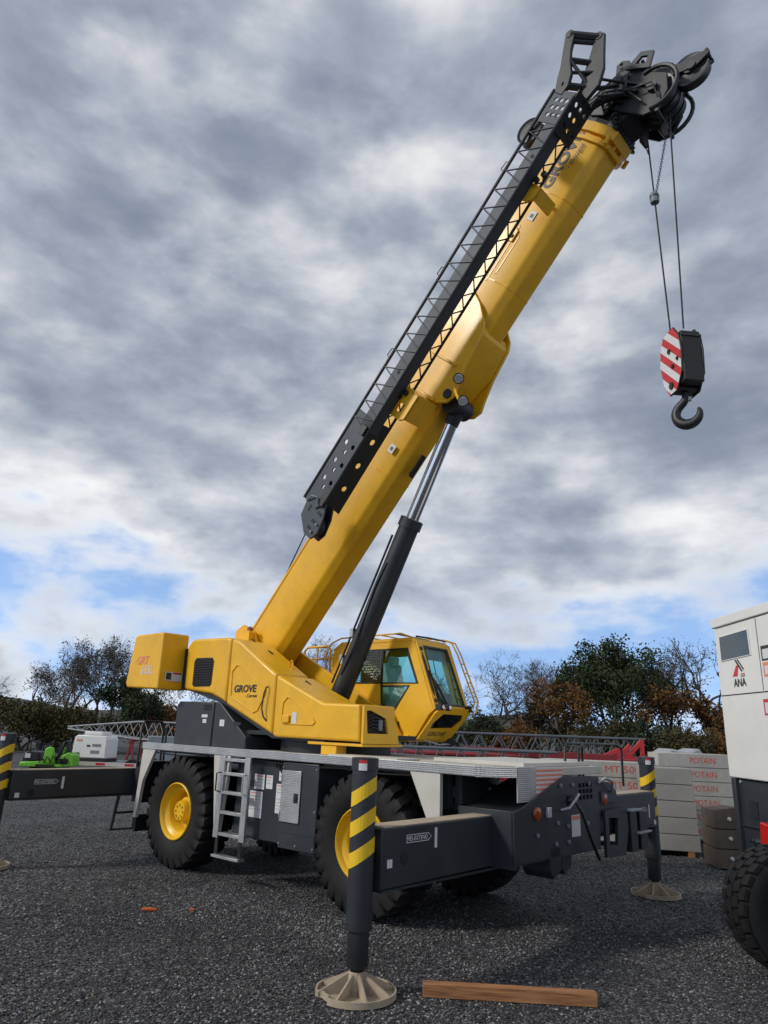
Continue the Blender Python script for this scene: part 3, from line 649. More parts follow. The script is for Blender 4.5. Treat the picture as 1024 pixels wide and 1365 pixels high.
# dark box under the hood (engine hood of the carrier)
q = MB(); q.prism([(-2.98, 1.80), (-2.98, 2.44), (-2.92, 2.5), (-1.93, 2.49), (-1.93, 1.80)], -1.06, .9, XZ); eb = q.build('engine_cover', 'charcoal', crane, .015)
q = MB(); q.prism([(-1.915, 1.80), (-1.915, 2.485), (-1.78, 2.485), (-1.06, 1.98), (-1.05, 1.80)], -1.05, .9, XZ); eb2 = q.build('engine_cover_front', 'charcoal', crane, .015)
for k in range(3):
    for i in range(2): q = MB(); q.bb((-2.20+k*.07, -1.066, 2.36+i*.05), (-2.145+k*.07, -1.061, 2.40+i*.05)); q.build('vent_slot', 'cavity', eb)
for (x, z, w_, h_) in ((-2.15, 2.27, .16, .045), (-2.14, 2.19, .1, .06)):
    q = MB(); q.bb((x-w_/2, -1.066, z-h_/2), (x+w_/2, -1.061, z+h_/2)); q.build('decal', 'sticker', eb)
q = MB(); q.bb((-1.74, -1.056, 2.12), (-1.62, -1.051, 2.22)); q.build('decal', 'sticker', eb2)
q = MB(); q.bb((-1.40, -1.057, 2.14), (-1.2, -1.051, 2.19)); q.build('door_latch', 'black', eb2)
# amber beacon
q = MB(); q.bb((-1.95, -.55, 3.50), (-1.85, -.45, 3.68)); q.lathe([(.05, 3.68), (.05, 3.75), (.03, 3.78)], (-1.9, -.5, 0), (0, 0, 1), 14); q.build('beacon_base', 'yellow', crane, smooth=40)
q = MB(); q.lathe([(.052, 3.71), (.05, 3.765), (.02, 3.785)], (-1.9, -.5, 0), (0, 0, 1), 14); q.build('beacon', 'orange_glass', crane, smooth=40)
# yellow rails behind the boom
hoop((-2.05, .95, 0), (-1.35, .95, 0), 2.7, 3.58, 'yellow', r=.022); hoop((-1.28, .95, 0), (-1.02, .95, 0), 2.7, 3.45, 'yellow', r=.020)
rail([(-2.05, .95, 3.36), (-1.02, .95, 3.36)], .018, 'yellow'); rail([(-1.7, .95, 2.7), (-1.7, .95, 3.56)], .018, 'yellow')
q = MB(); q.bb((-2.4, .45, 2.1), (-.95, 1.3, 2.8)); q.build('hoist_housing', 'charcoal_dark', crane, .02)
q = MB(); q.bb((-2.4, .42, 2.0), (.95, 1.3, 2.1)); q.build('cab_platform', 'yellow', crane, .01)

# --- cab
YN, YF = .45, 1.32
cabp = [(-.62, 2.02), (-.80, 2.75), (-.80, 3.32), (-.74, 3.45), (-.58, 3.53), (-.28, 3.55), (.93, 3.54), (1.01, 3.50), (1.40, 2.47), (1.30, 2.40), (1.02, 2.02), (.78, 2.0), (.74, 2.28), (.55, 2.28), (.50, 2.02)]
w1 = [(-.26, 2.87), (-.26, 3.36), (-.20, 3.395), (.86, 3.39), (1.085, 2.85)]
w2 = [(.34, 2.82), (.36, 2.52), (.58, 2.38), (.92, 2.82)]
cabo = [p for i, p in enumerate(cabp) if i not in (12, 13)]
q = MB(); q.plate(cabp, [w1, w2], YN, YN+.05, XZ); cab = q.build('cab', 'yellow', crane)
q = MB(); q.plate(cabo, [[(-.26, 2.7), (-.26, 3.36), (.86, 3.39), (1.085, 2.75)]], YF-.05, YF, XZ); q.build('far_side_wall', 'yellow', cab)
q = MB(); q.plate([(-.58, YN-.01), (.96, YN-.01), (.96, YF+.01), (-.58, YF+.01)], [[(-.25, YN+.14), (.72, YN+.14), (.72, YF-.14), (-.25, YF-.14)]], 3.505, 3.552, XY); roof = q.build('roof', 'yellow', cab)
q = MB(); q.prism([(-.76, 3.44), (-.585, 3.545), (-.585, 3.505), (-.72, 3.43)], YN-.01, YF+.01, XZ); q.build('roof_edge', 'yellow', cab)
q = MB(); q.prism([(.962, 3.545), (1.02, 3.50), (.99, 3.47), (.962, 3.50)], YN-.01, YF+.01, XZ); q.build('roof_edge', 'yellow', cab)
q = MB(); q.bb((-.25, YN+.14, 3.525), (.72, YF-.14, 3.531)); q.build('added_roof_window', 'glass', cab)  # unseen skylight over the roof hole, added to let daylight onto the seat
q = MB(); q.plate([(YN+.05, 2.05), (YN+.05, 3.46), (YF-.05, 3.46), (YF-.05, 2.05)], [[(YN+.15, 2.75), (YN+.15, 3.36), (YF-.15, 3.36), (YF-.15, 2.75)]], -.79, -.75, YZ); q.build('rear_wall', 'yellow', cab)
q = MB(); q.prism([(1.395, 2.47), (1.30, 2.395), (1.02, 2.02), (.50, 2.03), (-.60, 2.03), (-.60, 2.08), (1.0, 2.08), (1.27, 2.42), (1.37, 2.5)], YN+.05, YF-.05, XZ); q.build('cab_floor', 'yellow', cab)
# front nose: bulged lower front below the windshield
def fx(z): return 1.02+(z-2.02)*(1.40-1.02)/(2.44-2.02)
q = MB(); ring_o = [(YN+.02, 2.04), (YN-.0, 2.42), (YN+.05, 2.50), (YF-.05, 2.50), (YF, 2.42), (YF-.05, 2.04)]
gw = [(YN+.10, 2.26), (YN+.2, 2.41), (YF-.15, 2.41), (YF-.10, 2.34), (YF-.2, 2.22), (YN+.14, 2.2)]
q.plate(ring_o, [gw], .012, .05, lambda p, z, w_: (fx(z)+w_, p, z)); nose = q.build('nose_panel', 'yellow', cab)
q = MB(); q.prism(gw, .02, .03, lambda p, z, w_: (fx(z)+w_, p, z)); q.build('lower_front_window', 'glassdark', cab)
text('lettering', 'GROVE', .12, 'print', cab, (fx(2.12)+.052, (YN+YF)/2-.06, 2.12), (0, 1, 0), (fx(3)-fx(2), 0, 1), .012, .15, width=1.1)
# windshield frame and glass
def wx(z): return 1.40+(z-2.47)*(1.01-1.40)/(3.50-2.47)
wf = [(YN+.0, 2.48), (YN+.0, 3.50), (YF-.0, 3.50), (YF-.0, 2.48)]
wi = [(YN+.11, 2.53), (YN+.13, 3.44), (YF-.10, 3.44), (YF-.07, 2.53)]
q = MB(); q.plate(wf, [wi], .0, .05, lambda p, z, w_: (wx(z)+w_-.02, p, z)); q.build('windshield_frame', 'yellow', cab)
q = MB(); q.plate([(a+(-.0), b) for a, b in wi], [[(YN+.14, 2.56), (YN+.16, 3.41), (YF-.13, 3.41), (YF-.10, 2.56)]], .02, .034, lambda p, z, w_: (wx(z)+w_, p, z)); q.build('windshield_gasket', 'black', cab)
q = MB(); q.prism(wi, .012, .018, lambda p, z, w_: (wx(z)+w_, p, z)); q.build('windshield', 'glass', cab)
q = MB(); q.prism([(YN+.14, 3.22), (YN+.14, 3.43), (YF-.11, 3.43), (YF-.11, 3.22)], -.02, -.016, lambda p, z, w_: (wx(z)+w_, p, z)); q.build('sun_visor', 'glassdark', cab)
# narrow slit window in the corner post
q = MB(); q.prism([(YN+.035, 2.75), (YN+.025, 3.25), (YN+.06, 3.33), (YN+.085, 3.2), (YN+.09, 2.75), (YN+.065, 2.66)], .031, .036, lambda p, z, w_: (wx(z)+w_, p, z)); q.build('corner_window', 'black', cab)
for z in (3.38, 2.6):
    q = MB(); q.lathe([(.035, 0), (.035, .01)], (wx(z)+.03, YN+.06, z), (1, 0, .38), 14); q.build('post_lamp', 'black', cab, smooth=40)
# side windows
q = MB(); q.prism(w1, YN+.02, YN+.026, XZ); q.build('side_window', 'glass', cab)
q = MB(); q.prism(w2, YN+.02, YN+.026, XZ); q.build('lower_side_window', 'glass', cab)
q = MB(); q.prism([(-.26, 2.7), (-.26, 3.36), (.86, 3.39), (1.085, 2.75)], YF-.03, YF-.024, XZ); q.build('far_side_window', 'glass', cab)
def inset(poly, d):
    cx = sum(p[0] for p in poly)/len(poly); cz = sum(p[1] for p in poly)/len(poly)
    return [(a+(cx-a)/math.hypot(cx-a, cz-b)*d, b+(cz-b)/math.hypot(cx-a, cz-b)*d) for a, b in poly]
for w_ in (w1, w2):
    q = MB(); q.plate([(a, b) for a, b in inset(w_, -.012)], [inset(w_, .035)], YN-.008, YN+.0015, XZ); q.build('window_gasket', 'black', cab)
q = MB(); q.bb((.33, YN-.007, 2.83), (.372, YN+.002, 3.385)); q.build('window_mullion', 'black', cab)
# mesh guard over the rear pane
for k in range(14):
    x = -.24+k*.041; bar('guard_bar', (x, YN-.012, 2.885), (x, YN-.012, 3.37), .0035, 'black', cab)
for k in range(12):
    z = 2.91+k*.04; bar('guard_bar', (-.25, YN-.012, z), (.33, YN-.012, z), .0035, 'black', cab)
# inside
q = MB(); q.prism([(.22, 2.12), (.20, 2.55), (.10, 3.18), (.2, 3.22), (.33, 2.66), (.75, 2.62), (.75, 2.5), (.62, 2.46), (.6, 2.12)], .68, 1.12, XZ); q.build('operator_seat', 'seat', cab, .04, seg=3)
q = MB(); q.bb((.15, .80, 3.15), (.25, 1.0, 3.32)); q.build('headrest', 'seat', cab, .03)
q = MB(); q.prism([(1.0, 2.1), (1.12, 2.75), (1.22, 2.72), (1.2, 2.4), (1.1, 2.1)], .7, 1.15, XZ); q.build('dash_console', 'black', cab, .02)
q = MB(); q.lathe([(.17, 0), (.185, .012), (.17, .024), (.155, .012), (.17, 0)], (.98, .9, 2.78), (-.5, 0, 1), 24, cap=False); q.tube([(.98, .9, 2.78), (1.1, .9, 2.6)], .02, 8); q.build('steering_wheel', 'black', cab, smooth=50)
q = MB(); q.bb((-.40, .55, 2.08), (.0, 1.25, 2.62)); q.build('interior_panel', 'black', cab, .03)
# wipers, lamps, mirrors, rails
q = MB(); q.tube([(wx(2.52)+.05, YN+.16, 2.52), (wx(2.8)+.06, YN+.13, 2.8), (wx(3.05)+.04, YN+.10, 3.05)], .013, 6); q.build('wiper', 'black', cab, smooth=50)
q = MB(); q.tube([(wx(2.55)+.05, YN+.32, 2.52), (wx(2.75)+.05, YN+.2, 2.78), (wx(3.05)+.035, YN+.12, 3.0)], .02, 6); q.build('wiper', 'black', cab, smooth=50)
q = MB(); q.tube([(wx(3.3)-.05, YF-.25, 3.3), (wx(3.3)-.05, YF-.45, 3.28), (wx(3.0)-.05, YF-.5, 3.0), (wx(2.7)-.05, YF-.38, 2.7)], .008, 6); q.build('wiper_arm', 'charcoal', cab, smooth=50)
for y in (YN+.05, YN+.22, YF-.06):
    q = MB(); q.bb((1.42, y-.04, 2.46), (1.52, y+.04, 2.55)); q.lathe([(.038, 0), (.036, .012)], (1.521, y, 2.505), (1, 0, 0), 14); q.build('work_lamp', 'black', cab, .008)
    q = MB(); q.lathe([(.030, .0), (.028, .006)], (1.534, y, 2.505), (1, 0, 0), 14); q.build('lamp_lens', 'lens', cab)
# yellow ladder rail up the far post
for dy in (.0, .10):
    rail([(1.50, YF+dy-.02, 2.45), (1.53, YF+dy, 2.62), (1.20, YF+dy, 3.36), (1.10, YF+dy-.02, 3.55), (.95, YF-.1+dy, 3.6)], .013, 'yellow', cab)
for k in range(5):
    t_ = k/5; bar('rail_rung', (1.53-.33*t_, YF, 2.62+.74*t_), (1.53-.33*t_, YF+.1, 2.62+.74*t_), .01, 'yellow', cab)
rail([(-.93, YN-.02, 2.5), (-.93, YN-.02, 3.35), (-.82, YN-.02, 3.54), (-.6, YN, 3.62), (.7, YN+.02, 3.63), (.88, YN+.05, 3.57)], .014, 'yellow', cab)
rail([(-.3, YF-.1, 3.56), (-.2, YF-.1, 3.63), (.8, YF-.1, 3.62), (.9, YF-.1, 3.55)], .014, 'yellow', cab)
for x in (-.1, .3, .62): bar('roof_bar', (x, YN+.0, 3.62), (x, YF-.1, 3.62), .011, 'black' if x > .5 else 'yellow', cab)
q = MB(); q.tube([(.95, YN+.1, 3.58), (1.02, YN+.35, 3.575), (1.03, YF-.2, 3.57), (.98, YF-.05, 3.57)], .016, 6); q.build('wiper_motor_rail', 'black', cab, smooth=50)
# round mirror hung below the cab nose
q = MB(); q.tube([(1.08, .62, 2.03), (1.20, .85, 1.97), (1.30, 1.05, 1.99)], .012, 6); q.build('mirror_arm', 'silver', cab, smooth=50)
q = MB(); q.lathe([(.02, -.05), (.075, -.03), (.085, 0)], (1.31, 1.0, 2.0), (.5, -.4, -.7), 20); q.build('mirror', 'black', cab, smooth=50)

# --- lift cylinder
LB = Vector((-.38, 0, 2.15)); LT = Vector((2.13, 0, 6.98)); ld = (LT-LB).normalized(); LL = (LT-LB).length
split = (Vector((1.19, 0, 5.36))-LB).dot(ld)
q = MB(); q.lathe([(.16, 0), (.16, split-.16), (.185, split-.16), (.185, split-.01), (.15, split)], LB, ld, 28); cyl = q.build('lift_cylinder', 'charcoal', crane, smooth=40)
q = MB(); q.lathe([(.104, split-.05), (.104, LL-.12)], LB, ld, 28); q.build('piston_rod', 'chrome', cyl, smooth=40)
q = MB(); q.lathe([(.16, -.20), (.16, .20)], LT, (0, 1, 0), 24); q.lathe([(.11, LL-.3), (.13, LL-.05)], LB, ld, 20); q.build('rod_eye', 'charcoal_dark', cyl, smooth=40)
side = Vector((ld.z, 0, -ld.x))
for sgn, dy in ((-1, -.13), (-1, -.05)):
    p0 = LB+ld*.7-side*.145+Vector((0, dy, 0)); p1 = LB+ld*(split-.35)-side*.145+Vector((0, dy, 0))
    q = MB(); q.tube([p0, p0+(p1-p0)*.4, p1], .018, 7); q.build('hydraulic_pipe', 'charcoal_dark', cyl, smooth=40)
q = MB(); q.box(LB+ld*1.55-side*.15+Vector((0, -.1, 0)), (.07, .10, .14)); q.build('valve', 'silver', cyl, .01)
q = MB(); q.bb((LB+ld*1.2)-Vector((.22, .14, .1)), (LB+ld*1.2)-Vector((.14, .04, -.05))); q.build('valve', 'silver', cyl, .01)
q = MB(); h0 = LB+ld*.9+Vector((0, -.165, 0)); q.tube([h0, h0+ld*.5+Vector((.05, -.02, 0)), h0+ld*1.0, h0+ld*1.5+Vector((-.03, -.01, 0)), h0+ld*1.9], .014, 7); q.build('hose', 'black', cyl, smooth=40)

# --- boom (frame s along, y across, t perpendicular)
EL = R(48.0); OB = Vector((-2.6, 0, 3.0)); BD = Vector((math.cos(EL), 0, math.sin(EL))); BT = Vector((-math.sin(EL), 0, math.cos(EL)))
def bf(s, y, t): return OB+BD*s+BT*t+Vector((0, y, 0))
SEC = [(-.33, .12), (.33, .12), (.33, -.36), (.27, -.60), (.17, -.72), (-.17, -.72), (-.27, -.60), (-.33, -.36)]
SY = lambda a, b, s: bf(s, a, b)          # section (y,t) swept along s
ST = lambda s, t, y: bf(s, y, t)          # side profile (s,t) swept across y
def grow(sec, d): return [(y+d*math.copysign(1, y), t+(d if t > -.1 else -d)) for y, t in sec]
q = MB(); q.prism(SEC, .15, 10.44, SY); boom = q.build('boom', 'yellow', crane, .025, seg=3)
q = MB(); q.plate(grow(SEC, .045), [grow(SEC, -.02)], 10.30, 10.36, SY); q.build('collar', 'yellow', boom, .006)
q = MB(); q.plate(grow(SEC, .055), [grow(SEC, -.03)], 10.42, 10.56, SY); q.build('collar', 'yellow', boom, .006)
for y in (-.3, -.1, .1, .3):
    q = MB(); q.bb((0, 0, 0), (1, 1, 1)); q.v = [tuple(bf(10.33+a*.12, y-.015+b*.03, -.77+c_*.06)) for a, b, c_ in q.v]; q.build('collar_gusset', 'yellow', boom)
q = MB(); q.plate(grow(SEC, -.03), [grow(SEC, -.06)], 10.4, 10.64, SY); q.plate(grow(SEC, -.08), [grow(SEC, -.11)], 10.4, 10.74, SY); q.plate(grow(SEC, -.13), [grow(SEC, -.16)], 10.4, 10.84, SY); q.build('telescopic_sections', 'charcoal_dark', boom)
for k in range(5):                                   # wear-pad plates stacked round the section ends
    for j in range(9):
        y = -.28+.07*j
        q = MB(); q.box((0, 0, 0), (1, 1, 1)); q.v = [tuple(bf(10.58+.06*k+a*.04, y+b*.05, -.74+.045*k+c_*.06)) for a, b, c_ in q.v]; q.build('wear_pad', 'black', boom)
for k in range(5):
    q = MB(); q.plate(grow(SEC, -.012-.012*k), [grow(SEC, -.12)], 10.575+.062*k, 10.60+.062*k, SY); q.build('section_end_plate', 'charcoal_dark', boom)
for k in range(6):
    q = MB(); q.tube([bf(10.56, -.30+.03*k, -.1-.1*k), bf(10.7, -.33+.02*k, -.12-.1*k), bf(10.85, -.29, -.16-.1*k)], .014, 6); q.build('wear_pad_bolt_strip', 'black', boom, smooth=40)
# guide plates, weld seams and pads on the near side
for s0, s1, t0 in ((7.95, 8.9, -.20), (8.1, 8.75, -.30)):
    q = MB(); q.prism([(s0, t0), (s1, t0), (s1-.03, t0-.018), (s0+.03, t0-.018)], -.338, -.331, ST); q.build('guide_strip', 'yellow', boom)
for s0 in (2.2, 4.6, 8.0, 9.45):
    q = MB(); q.plate(grow(SEC, .004), [grow(SEC, -.02)], s0, s0+.014, SY); q.build('weld_seam', 'yellow', boom)
q = MB(); q.prism([(8.62, -.12), (8.80, -.12), (8.84, -.18), (8.80, -.25), (8.62, -.25)], -.36, -.331, ST); q.build('guide_pad', 'yellow', boom, .006)
q = MB(); q.lathe([(.03, 0), (.03, .02)], bf(8.70, -.36, -.19), (0, -1, 0), 12); q.build('guide_bolt', 'charcoal_dark', boom)
# side flange strips that run the length of the boom
q = MB(); q.prism([(.3, .085), (10.1, .085), (10.1, .118), (.3, .118)], -.342, -.331, ST); q.build('side_flange', 'yellow', boom)
q = MB(); q.prism([(.3, .085), (10.1, .085), (10.1, .118), (.3, .118)], .331, .342, ST); q.build('side_flange', 'yellow', boom)
# lift-cylinder saddle
for s in (-1, 1):
    q = MB(); q.prism([(5.95, -.18), (6.0, -.74), (6.10, -.93), (6.25, -1.0), (6.42, -.94), (6.75, -.85), (7.26, -.78), (7.40, -.70), (7.62, -.40), (7.75, -.12), (6.5, -.10)], s*.336, s*.385, ST); q.build('cylinder_saddle', 'yellow', boom, .008)
q = MB(); q.prism([(6.0, -.68), (6.75, -.83), (7.24, -.77), (7.36, -.66)], -.33, .33, ST); q.build('saddle_floor', 'yellow', boom, .01)
for s0, s1 in ((6.0, 6.05), (6.62, 6.66)):
    q = MB(); q.prism([(s0, -.72), (s0, -.02), (s1, -.02), (s1, -.72)], -.43, -.386, ST); q.build('saddle_rib', 'yellow', boom, .005)
q = MB(); q.lathe([(.075, 0), (.075, .03)], bf(6.22, -.386, -.88), (0, -1, 0), 20); q.build('pivot_pin', 'charcoal_dark', boom, smooth=40)
# floodlights at the saddle
q = MB(); q.tube([bf(6.35, -.42, -.96), bf(6.30, -.5, -1.12), bf(6.22, -.5, -1.28)], .02, 7); lampa = q.build('lamp_bracket', 'yellow', boom, smooth=40)
for s, t in ((6.50, -1.0), (6.26, -1.32)):
    q = MB(); d_ = Vector((.5, -.55, -.68)).normalized(); q.lathe([(.03, -.07), (.075, -.03), (.085, .02), (.07, .02)], bf(s, -.5, t), d_, 16); q.build('flood_light', 'black', boom, smooth=40)
    q = MB(); q.lathe([(.07, .021), (.06, .026)], bf(s, -.5, t), d_, 16); q.build('lamp_lens', 'lens', boom)
# jib brackets (yellow)
def bracket(s0, s1, t0, t1, hole=True):
    pr = [(s0, t0), (s1-.12, t0), (s1, t0-.06), (s1, t1+.1), (s1-.05, t1), (s0+.06, t1), (s0, t1+.08)]
    hl = [[(s0+.10, t0-.14), (s0+.24, t0-.14), (s0+.24, t1+.14), (s0+.10, t1+.14)]] if hole else []
    q = MB(); q.plate(pr, hl, -.80, -.755, ST); b_ = q.build('jib_bracket', 'yellow', boom)
    q = MB(); q.prism([(s0+.05, t1+.0), (s1-.02, t1+.0), (s1-.02, t1+.04), (s0+.05, t1+.04)], -.79, -.345, ST); q.build('bracket_arm', 'yellow', b_, .005)
    q = MB(); q.prism([(s1-.06, t0-.02), (s1-.02, t0-.02), (s1-.02, t1+.02), (s1-.06, t1+.02)], -.80, -.345, ST); q.build('bracket_arm', 'yellow', b_, .005)
    for k in range(2):
        q = MB(); q.lathe([(.045, 0), (.045, .05)], bf(s0+.3+.1*k, -.80, t0-.1-.08*k), (0, -1, 0), 12); q.build('latch_pin', 'black', b_)
    return b_
bracket(5.5, 6.0, -.36, -.78); bracket(9.08, 9.34, -.40, -.62, hole=False)
q = MB(); q.tube([bf(5.45, -.80, -.33), bf(6.05, -.80, -.33)], .035, 8); q.build('jib_hinge_pin', 'yellow', boom, smooth=40)
# stop ledge and boom decals
q = MB(); q.prism([(3.60, .06), (3.72, .16), (3.9, .16), (3.95, .06)], -.40, -.345, ST); q.build('jib_rest', 'yellow', boom, .008)
for s, t in ((4.95, -.37), (9.0, -.24)):
    q = MB(); q.prism([(s, t), (s+.14, t), (s+.14, t-.13), (s, t-.13)], -.339, -.334, ST); d_ = q.build('decal', 'sticker', boom)
    q = MB(); q.prism([(s+.04, t-.035), (s+.10, t-.035), (s+.10, t-.095), (s+.04, t-.095)], -.342, -.3395, ST); q.build('printed_pictogram', 'print', boom)
text('lettering', 'GROVE', .25, 'print', boom, bf(9.95, -.337, -.235), BD, BT, .034, 0, width=1.1)
text('lettering', '- Current', .10, 'print', boom, bf(10.05, -.337, -.405), BD, BT, .004, .3)
# winch rope along the back of the boom
q = MB(); q.tube([(-2.5, -.05, 3.3), bf(3.2, -.12, .55), bf(3.6, -.12, .62)], .011, 6); q.build('hoist_rope', 'rope', crane, smooth=50)
q = MB(); q.tube([bf(3.6, -.02, .30), bf(10.6, -.02, .22), bf(11.2, 0, .2)], .011, 6); q.build('hoist_rope', 'rope', crane, smooth=50)
q = MB(); q.tube([bf(4.8, .0, -.80), bf(5.2, .0, -.80)], .04, 8); q.tube([bf(4.85, 0, -.74), bf(4.85, 0, -.8)], .015, 6); q.build('work_lamp', 'black', boom, smooth=40)

# --- boom head
DS, DT = -.10, -.20
hp = [(10.45, .06), (10.9, .10), (11.35, .02), (11.55, -.06), (11.62, -.22), (11.50, -.55), (11.52, -.80), (11.30, -.98), (11.02, -1.02), (10.85, -.90), (10.62, -.62), (10.45, -.58)]
hp = [(max(s_+DS, 10.80), t_+DT*min(1, max(0, (s_-10.45)/.5))) for s_, t_ in hp]
q = MB(); q.prism(hp, -.30, -.26, ST); head = q.build('boom_head', 'charcoal_dark', crane, .01)
q = MB(); q.prism(hp, .26, .30, ST); q.build('side_plate', 'charcoal_dark', head, .01)
q = MB(); q.prism([(10.5, .04), (11.1, .0), (11.2, -.3), (10.95, -.85), (10.5, -.6)], -.25, .25, ST); q.build('head_core', 'charcoal_dark', head, .01)
def bh(s_, y, t_): return bf(s_+DS, y, t_+DT)
STH = lambda s_, t_, y: bh(s_, y, t_)
q = MB(); q.prism([(10.75, -.02), (11.3, -.06), (11.42, -.22), (11.22, -.34), (10.78, -.25)], -.345, -.302, STH); q.build('head_stiffener', 'charcoal', head, .012)
q = MB(); q.prism([(11.0, -.10), (11.2, -.12), (11.18, -.28), (10.98, -.26)], -.352, -.347, STH); q.build('decal', 'bluegrey', head)
def sheave(s, y, t, r, w_, parent, name='sheave', m_='charcoal'):
    q = MB(); q.lathe([(r*.3, -w_*.7), (r*.3, -w_*.45), (r*.82, -w_*.35), (r, -w_/2), (r*.93, -w_*.1), (r*.93, w_*.1), (r, w_/2), (r*.82, w_*.35), (r*.3, w_*.45), (r*.3, w_*.7)], bf(s, y, t), (0, 1, 0), 32); return q.build(name, m_, parent, smooth=35)
for k in range(4): sheave(11.28+DS, -.19+.125*k, -.74+DT, .27, .09, head)
for k in range(3): sheave(11.30+DS, -.15+.15*k, -.12+DT, .20, .09, head)
for s, t in ((11.28, -.74), (11.30, -.12)):
    q = MB(); q.lathe([(.07, -.36), (.07, .36)], bh(s, 0, t), (0, 1, 0), 16); q.build('sheave_pin', 'charcoal', head, smooth=40)
# rope guards curved under the sheaves
for y in (-.31, .31):
    pts_ = [bh(11.28+.33*math.cos(R(a)), y, -.74+.33*math.sin(R(a))) for a in range(-150, 61, 15)]
    q = MB(); q.tube(pts_, .03, 7); q.build('rope_guard', 'charcoal_dark', head, smooth=50)
for s, t in ((11.5, .0), (11.62, -.30), (11.62, -.80), (10.95, .12), (11.0, -1.02)):
    q = MB(); q.tube([bh(s, -.31, t), bh(s, .31, t)], .026, 8); q.build('cross_pin', 'charcoal_dark', head, smooth=40)
for y in (-.28, .28):
    q = MB(); q.plate([(11.40, .02), (11.52, .10), (11.60, .06), (11.62, -.06), (11.5, -.16)], [circ(11.55, .035, .025, 10)], y-.02, y+.02, STH); q.build('pin_lug', 'charcoal_dark', head)
# auxiliary nose sheave
for y in (-.09, .09):
    q = MB(); q.prism([(11.40, -.48), (11.54, -.50), (11.68, -.92), (11.92, -1.22), (11.88, -1.27), (11.66, -1.20), (11.54, -1.0), (11.38, -.66)], y-.015, y+.015, ST); q.build('nose_arm', 'charcoal_dark', head, .008)
sheave(11.64, 0, -1.10, .25, .13, head, 'nose_sheave')
q = MB(); q.lathe([(.06, -.13), (.06, .13)], bf(11.66, 0, -1.13), (0, 1, 0), 16); q.build('sheave_pin', 'charcoal', head, smooth=40)
for s, t in ((11.90, -1.2), (11.46, -1.0)):
    q = MB(); q.tube([bf(s, -.11, t), bf(s, .11, t)], .022, 7); q.build('cross_pin', 'charcoal_dark', head, smooth=40)
q = MB(); q.plate([(11.35, -.35), (11.62, -.42), (11.66, -.62), (11.42, -.72)], [[(11.44, -.46), (11.56, -.48), (11.58, -.58), (11.47, -.62)]], -.36, -.32, ST); q.build('head_stiffener', 'charcoal', head)
for k in range(4):
    q = MB(); q.prism([(10.86+.11*k, -.10-.05*k), (10.89+.11*k, -.10-.05*k), (10.93+.09*k, -.62-.06*k), (10.90+.09*k, -.62-.06*k)], -.345, -.301, ST); q.build('head_rib', 'charcoal_dark', head)
q = MB(); q.tube([bf(10.7, -.36, -.05), bf(10.95, -.42, -.28), bf(11.05, -.40, -.6), bf(10.95, -.36, -.95)], .016, 6); q.build('head_cable', 'black', head, smooth=50)
q = MB(); q.tube([bf(10.75, -.36, -.4), bf(10.98, -.42, -.55), bf(11.2, -.40, -.95), bf(11.05, -.34, -1.15)], .013, 6); q.build('head_cable', 'black', head, smooth=50)
# wedge sockets dangling below the head
def dangle(px, py, pz, ln, parent=head):
    q = MB(); q.tube([(px, py, pz), (px+.01, py, pz-ln*.4), (px-.03, py-.02, pz-ln*.7), (px, py, pz-ln)], [.045, .05, .06, .03], 7); q.tube([(px-.04, py, pz-ln*.3), (px+.08, py, pz-ln*.45)], .018, 6); return q.build('rope_socket', 'black', parent, smooth=50)
HX, HZ = 5.51, 7.02           # hook block top centre
bl = Vector((5.33, 0, 10.50)); br = Vector((5.60, 0, 10.48))
dangle(bl.x, bl.y, bl.z, .45); dangle(br.x, br.y, br.z, .42)
q = MB(); q.tube([(bl.x+.02, bl.y, bl.z-.35), (HX-.11, 0, HZ+.05)], .011, 7); q.build('hoist_rope', 'rope', crane, smooth=50)
q = MB(); q.tube([(br.x+.08, br.y, br.z+.15), (HX+.05, 0, HZ+.05)], .011, 7); q.build('hoist_rope', 'rope', crane, smooth=50)
q = MB(); q.tube([(bl.x-.02, bl.y-.02, bl.z-.38), (bl.x+.02, bl.y-.02, bl.z-.60)], .009, 6); q.build('rope_tail', 'rope', crane, smooth=50)

# --- stowed jib on the near side of the boom
JY = -1.0
def jt(s): return (s-3.5)/7.0     # 0..1 along the jib
chA0, chA1 = bf(3.62, JY, -.01), bf(10.55, JY, -.02)
q = MB(); q.tube([chA0, chA1], .024, 8); jib = q.build('stowed_jib', 'charcoal_dark', crane, smooth=40)
PT = lambda s: -.21        # plate upper edge
PB = lambda s: -.505+.06*min(1, jt(s)*1.6)        # plate lower edge
q = MB(); q.add([bf(s, y, t) for s, tt, tb in ((5.1, -.235, PB(5.1)), (10.2, -.235, PB(10.2))) for y in (JY, JY+.20) for t in (tt, tb)],
                [(0, 1, 5, 4), (2, 6, 7, 3), (0, 4, 6, 2), (1, 3, 7, 5), (0, 2, 3, 1), (4, 5, 7, 6)]); q.build('box_girder', 'jibgrey', jib)
q = MB(); q.tube([bf(3.8, JY, PB(3.8)), bf(10.5, JY, PB(10.5))], .022, 6); q.build('chord', 'charcoal_dark', jib, smooth=40)
chC0, chC1 = bf(3.9, -.60, -.44), bf(10.4, -.62, -.42)
q = MB(); q.tube([chC0, chC1], .022, 8); q.build('chord', 'charcoal_dark', jib, smooth=40)
ns = 17
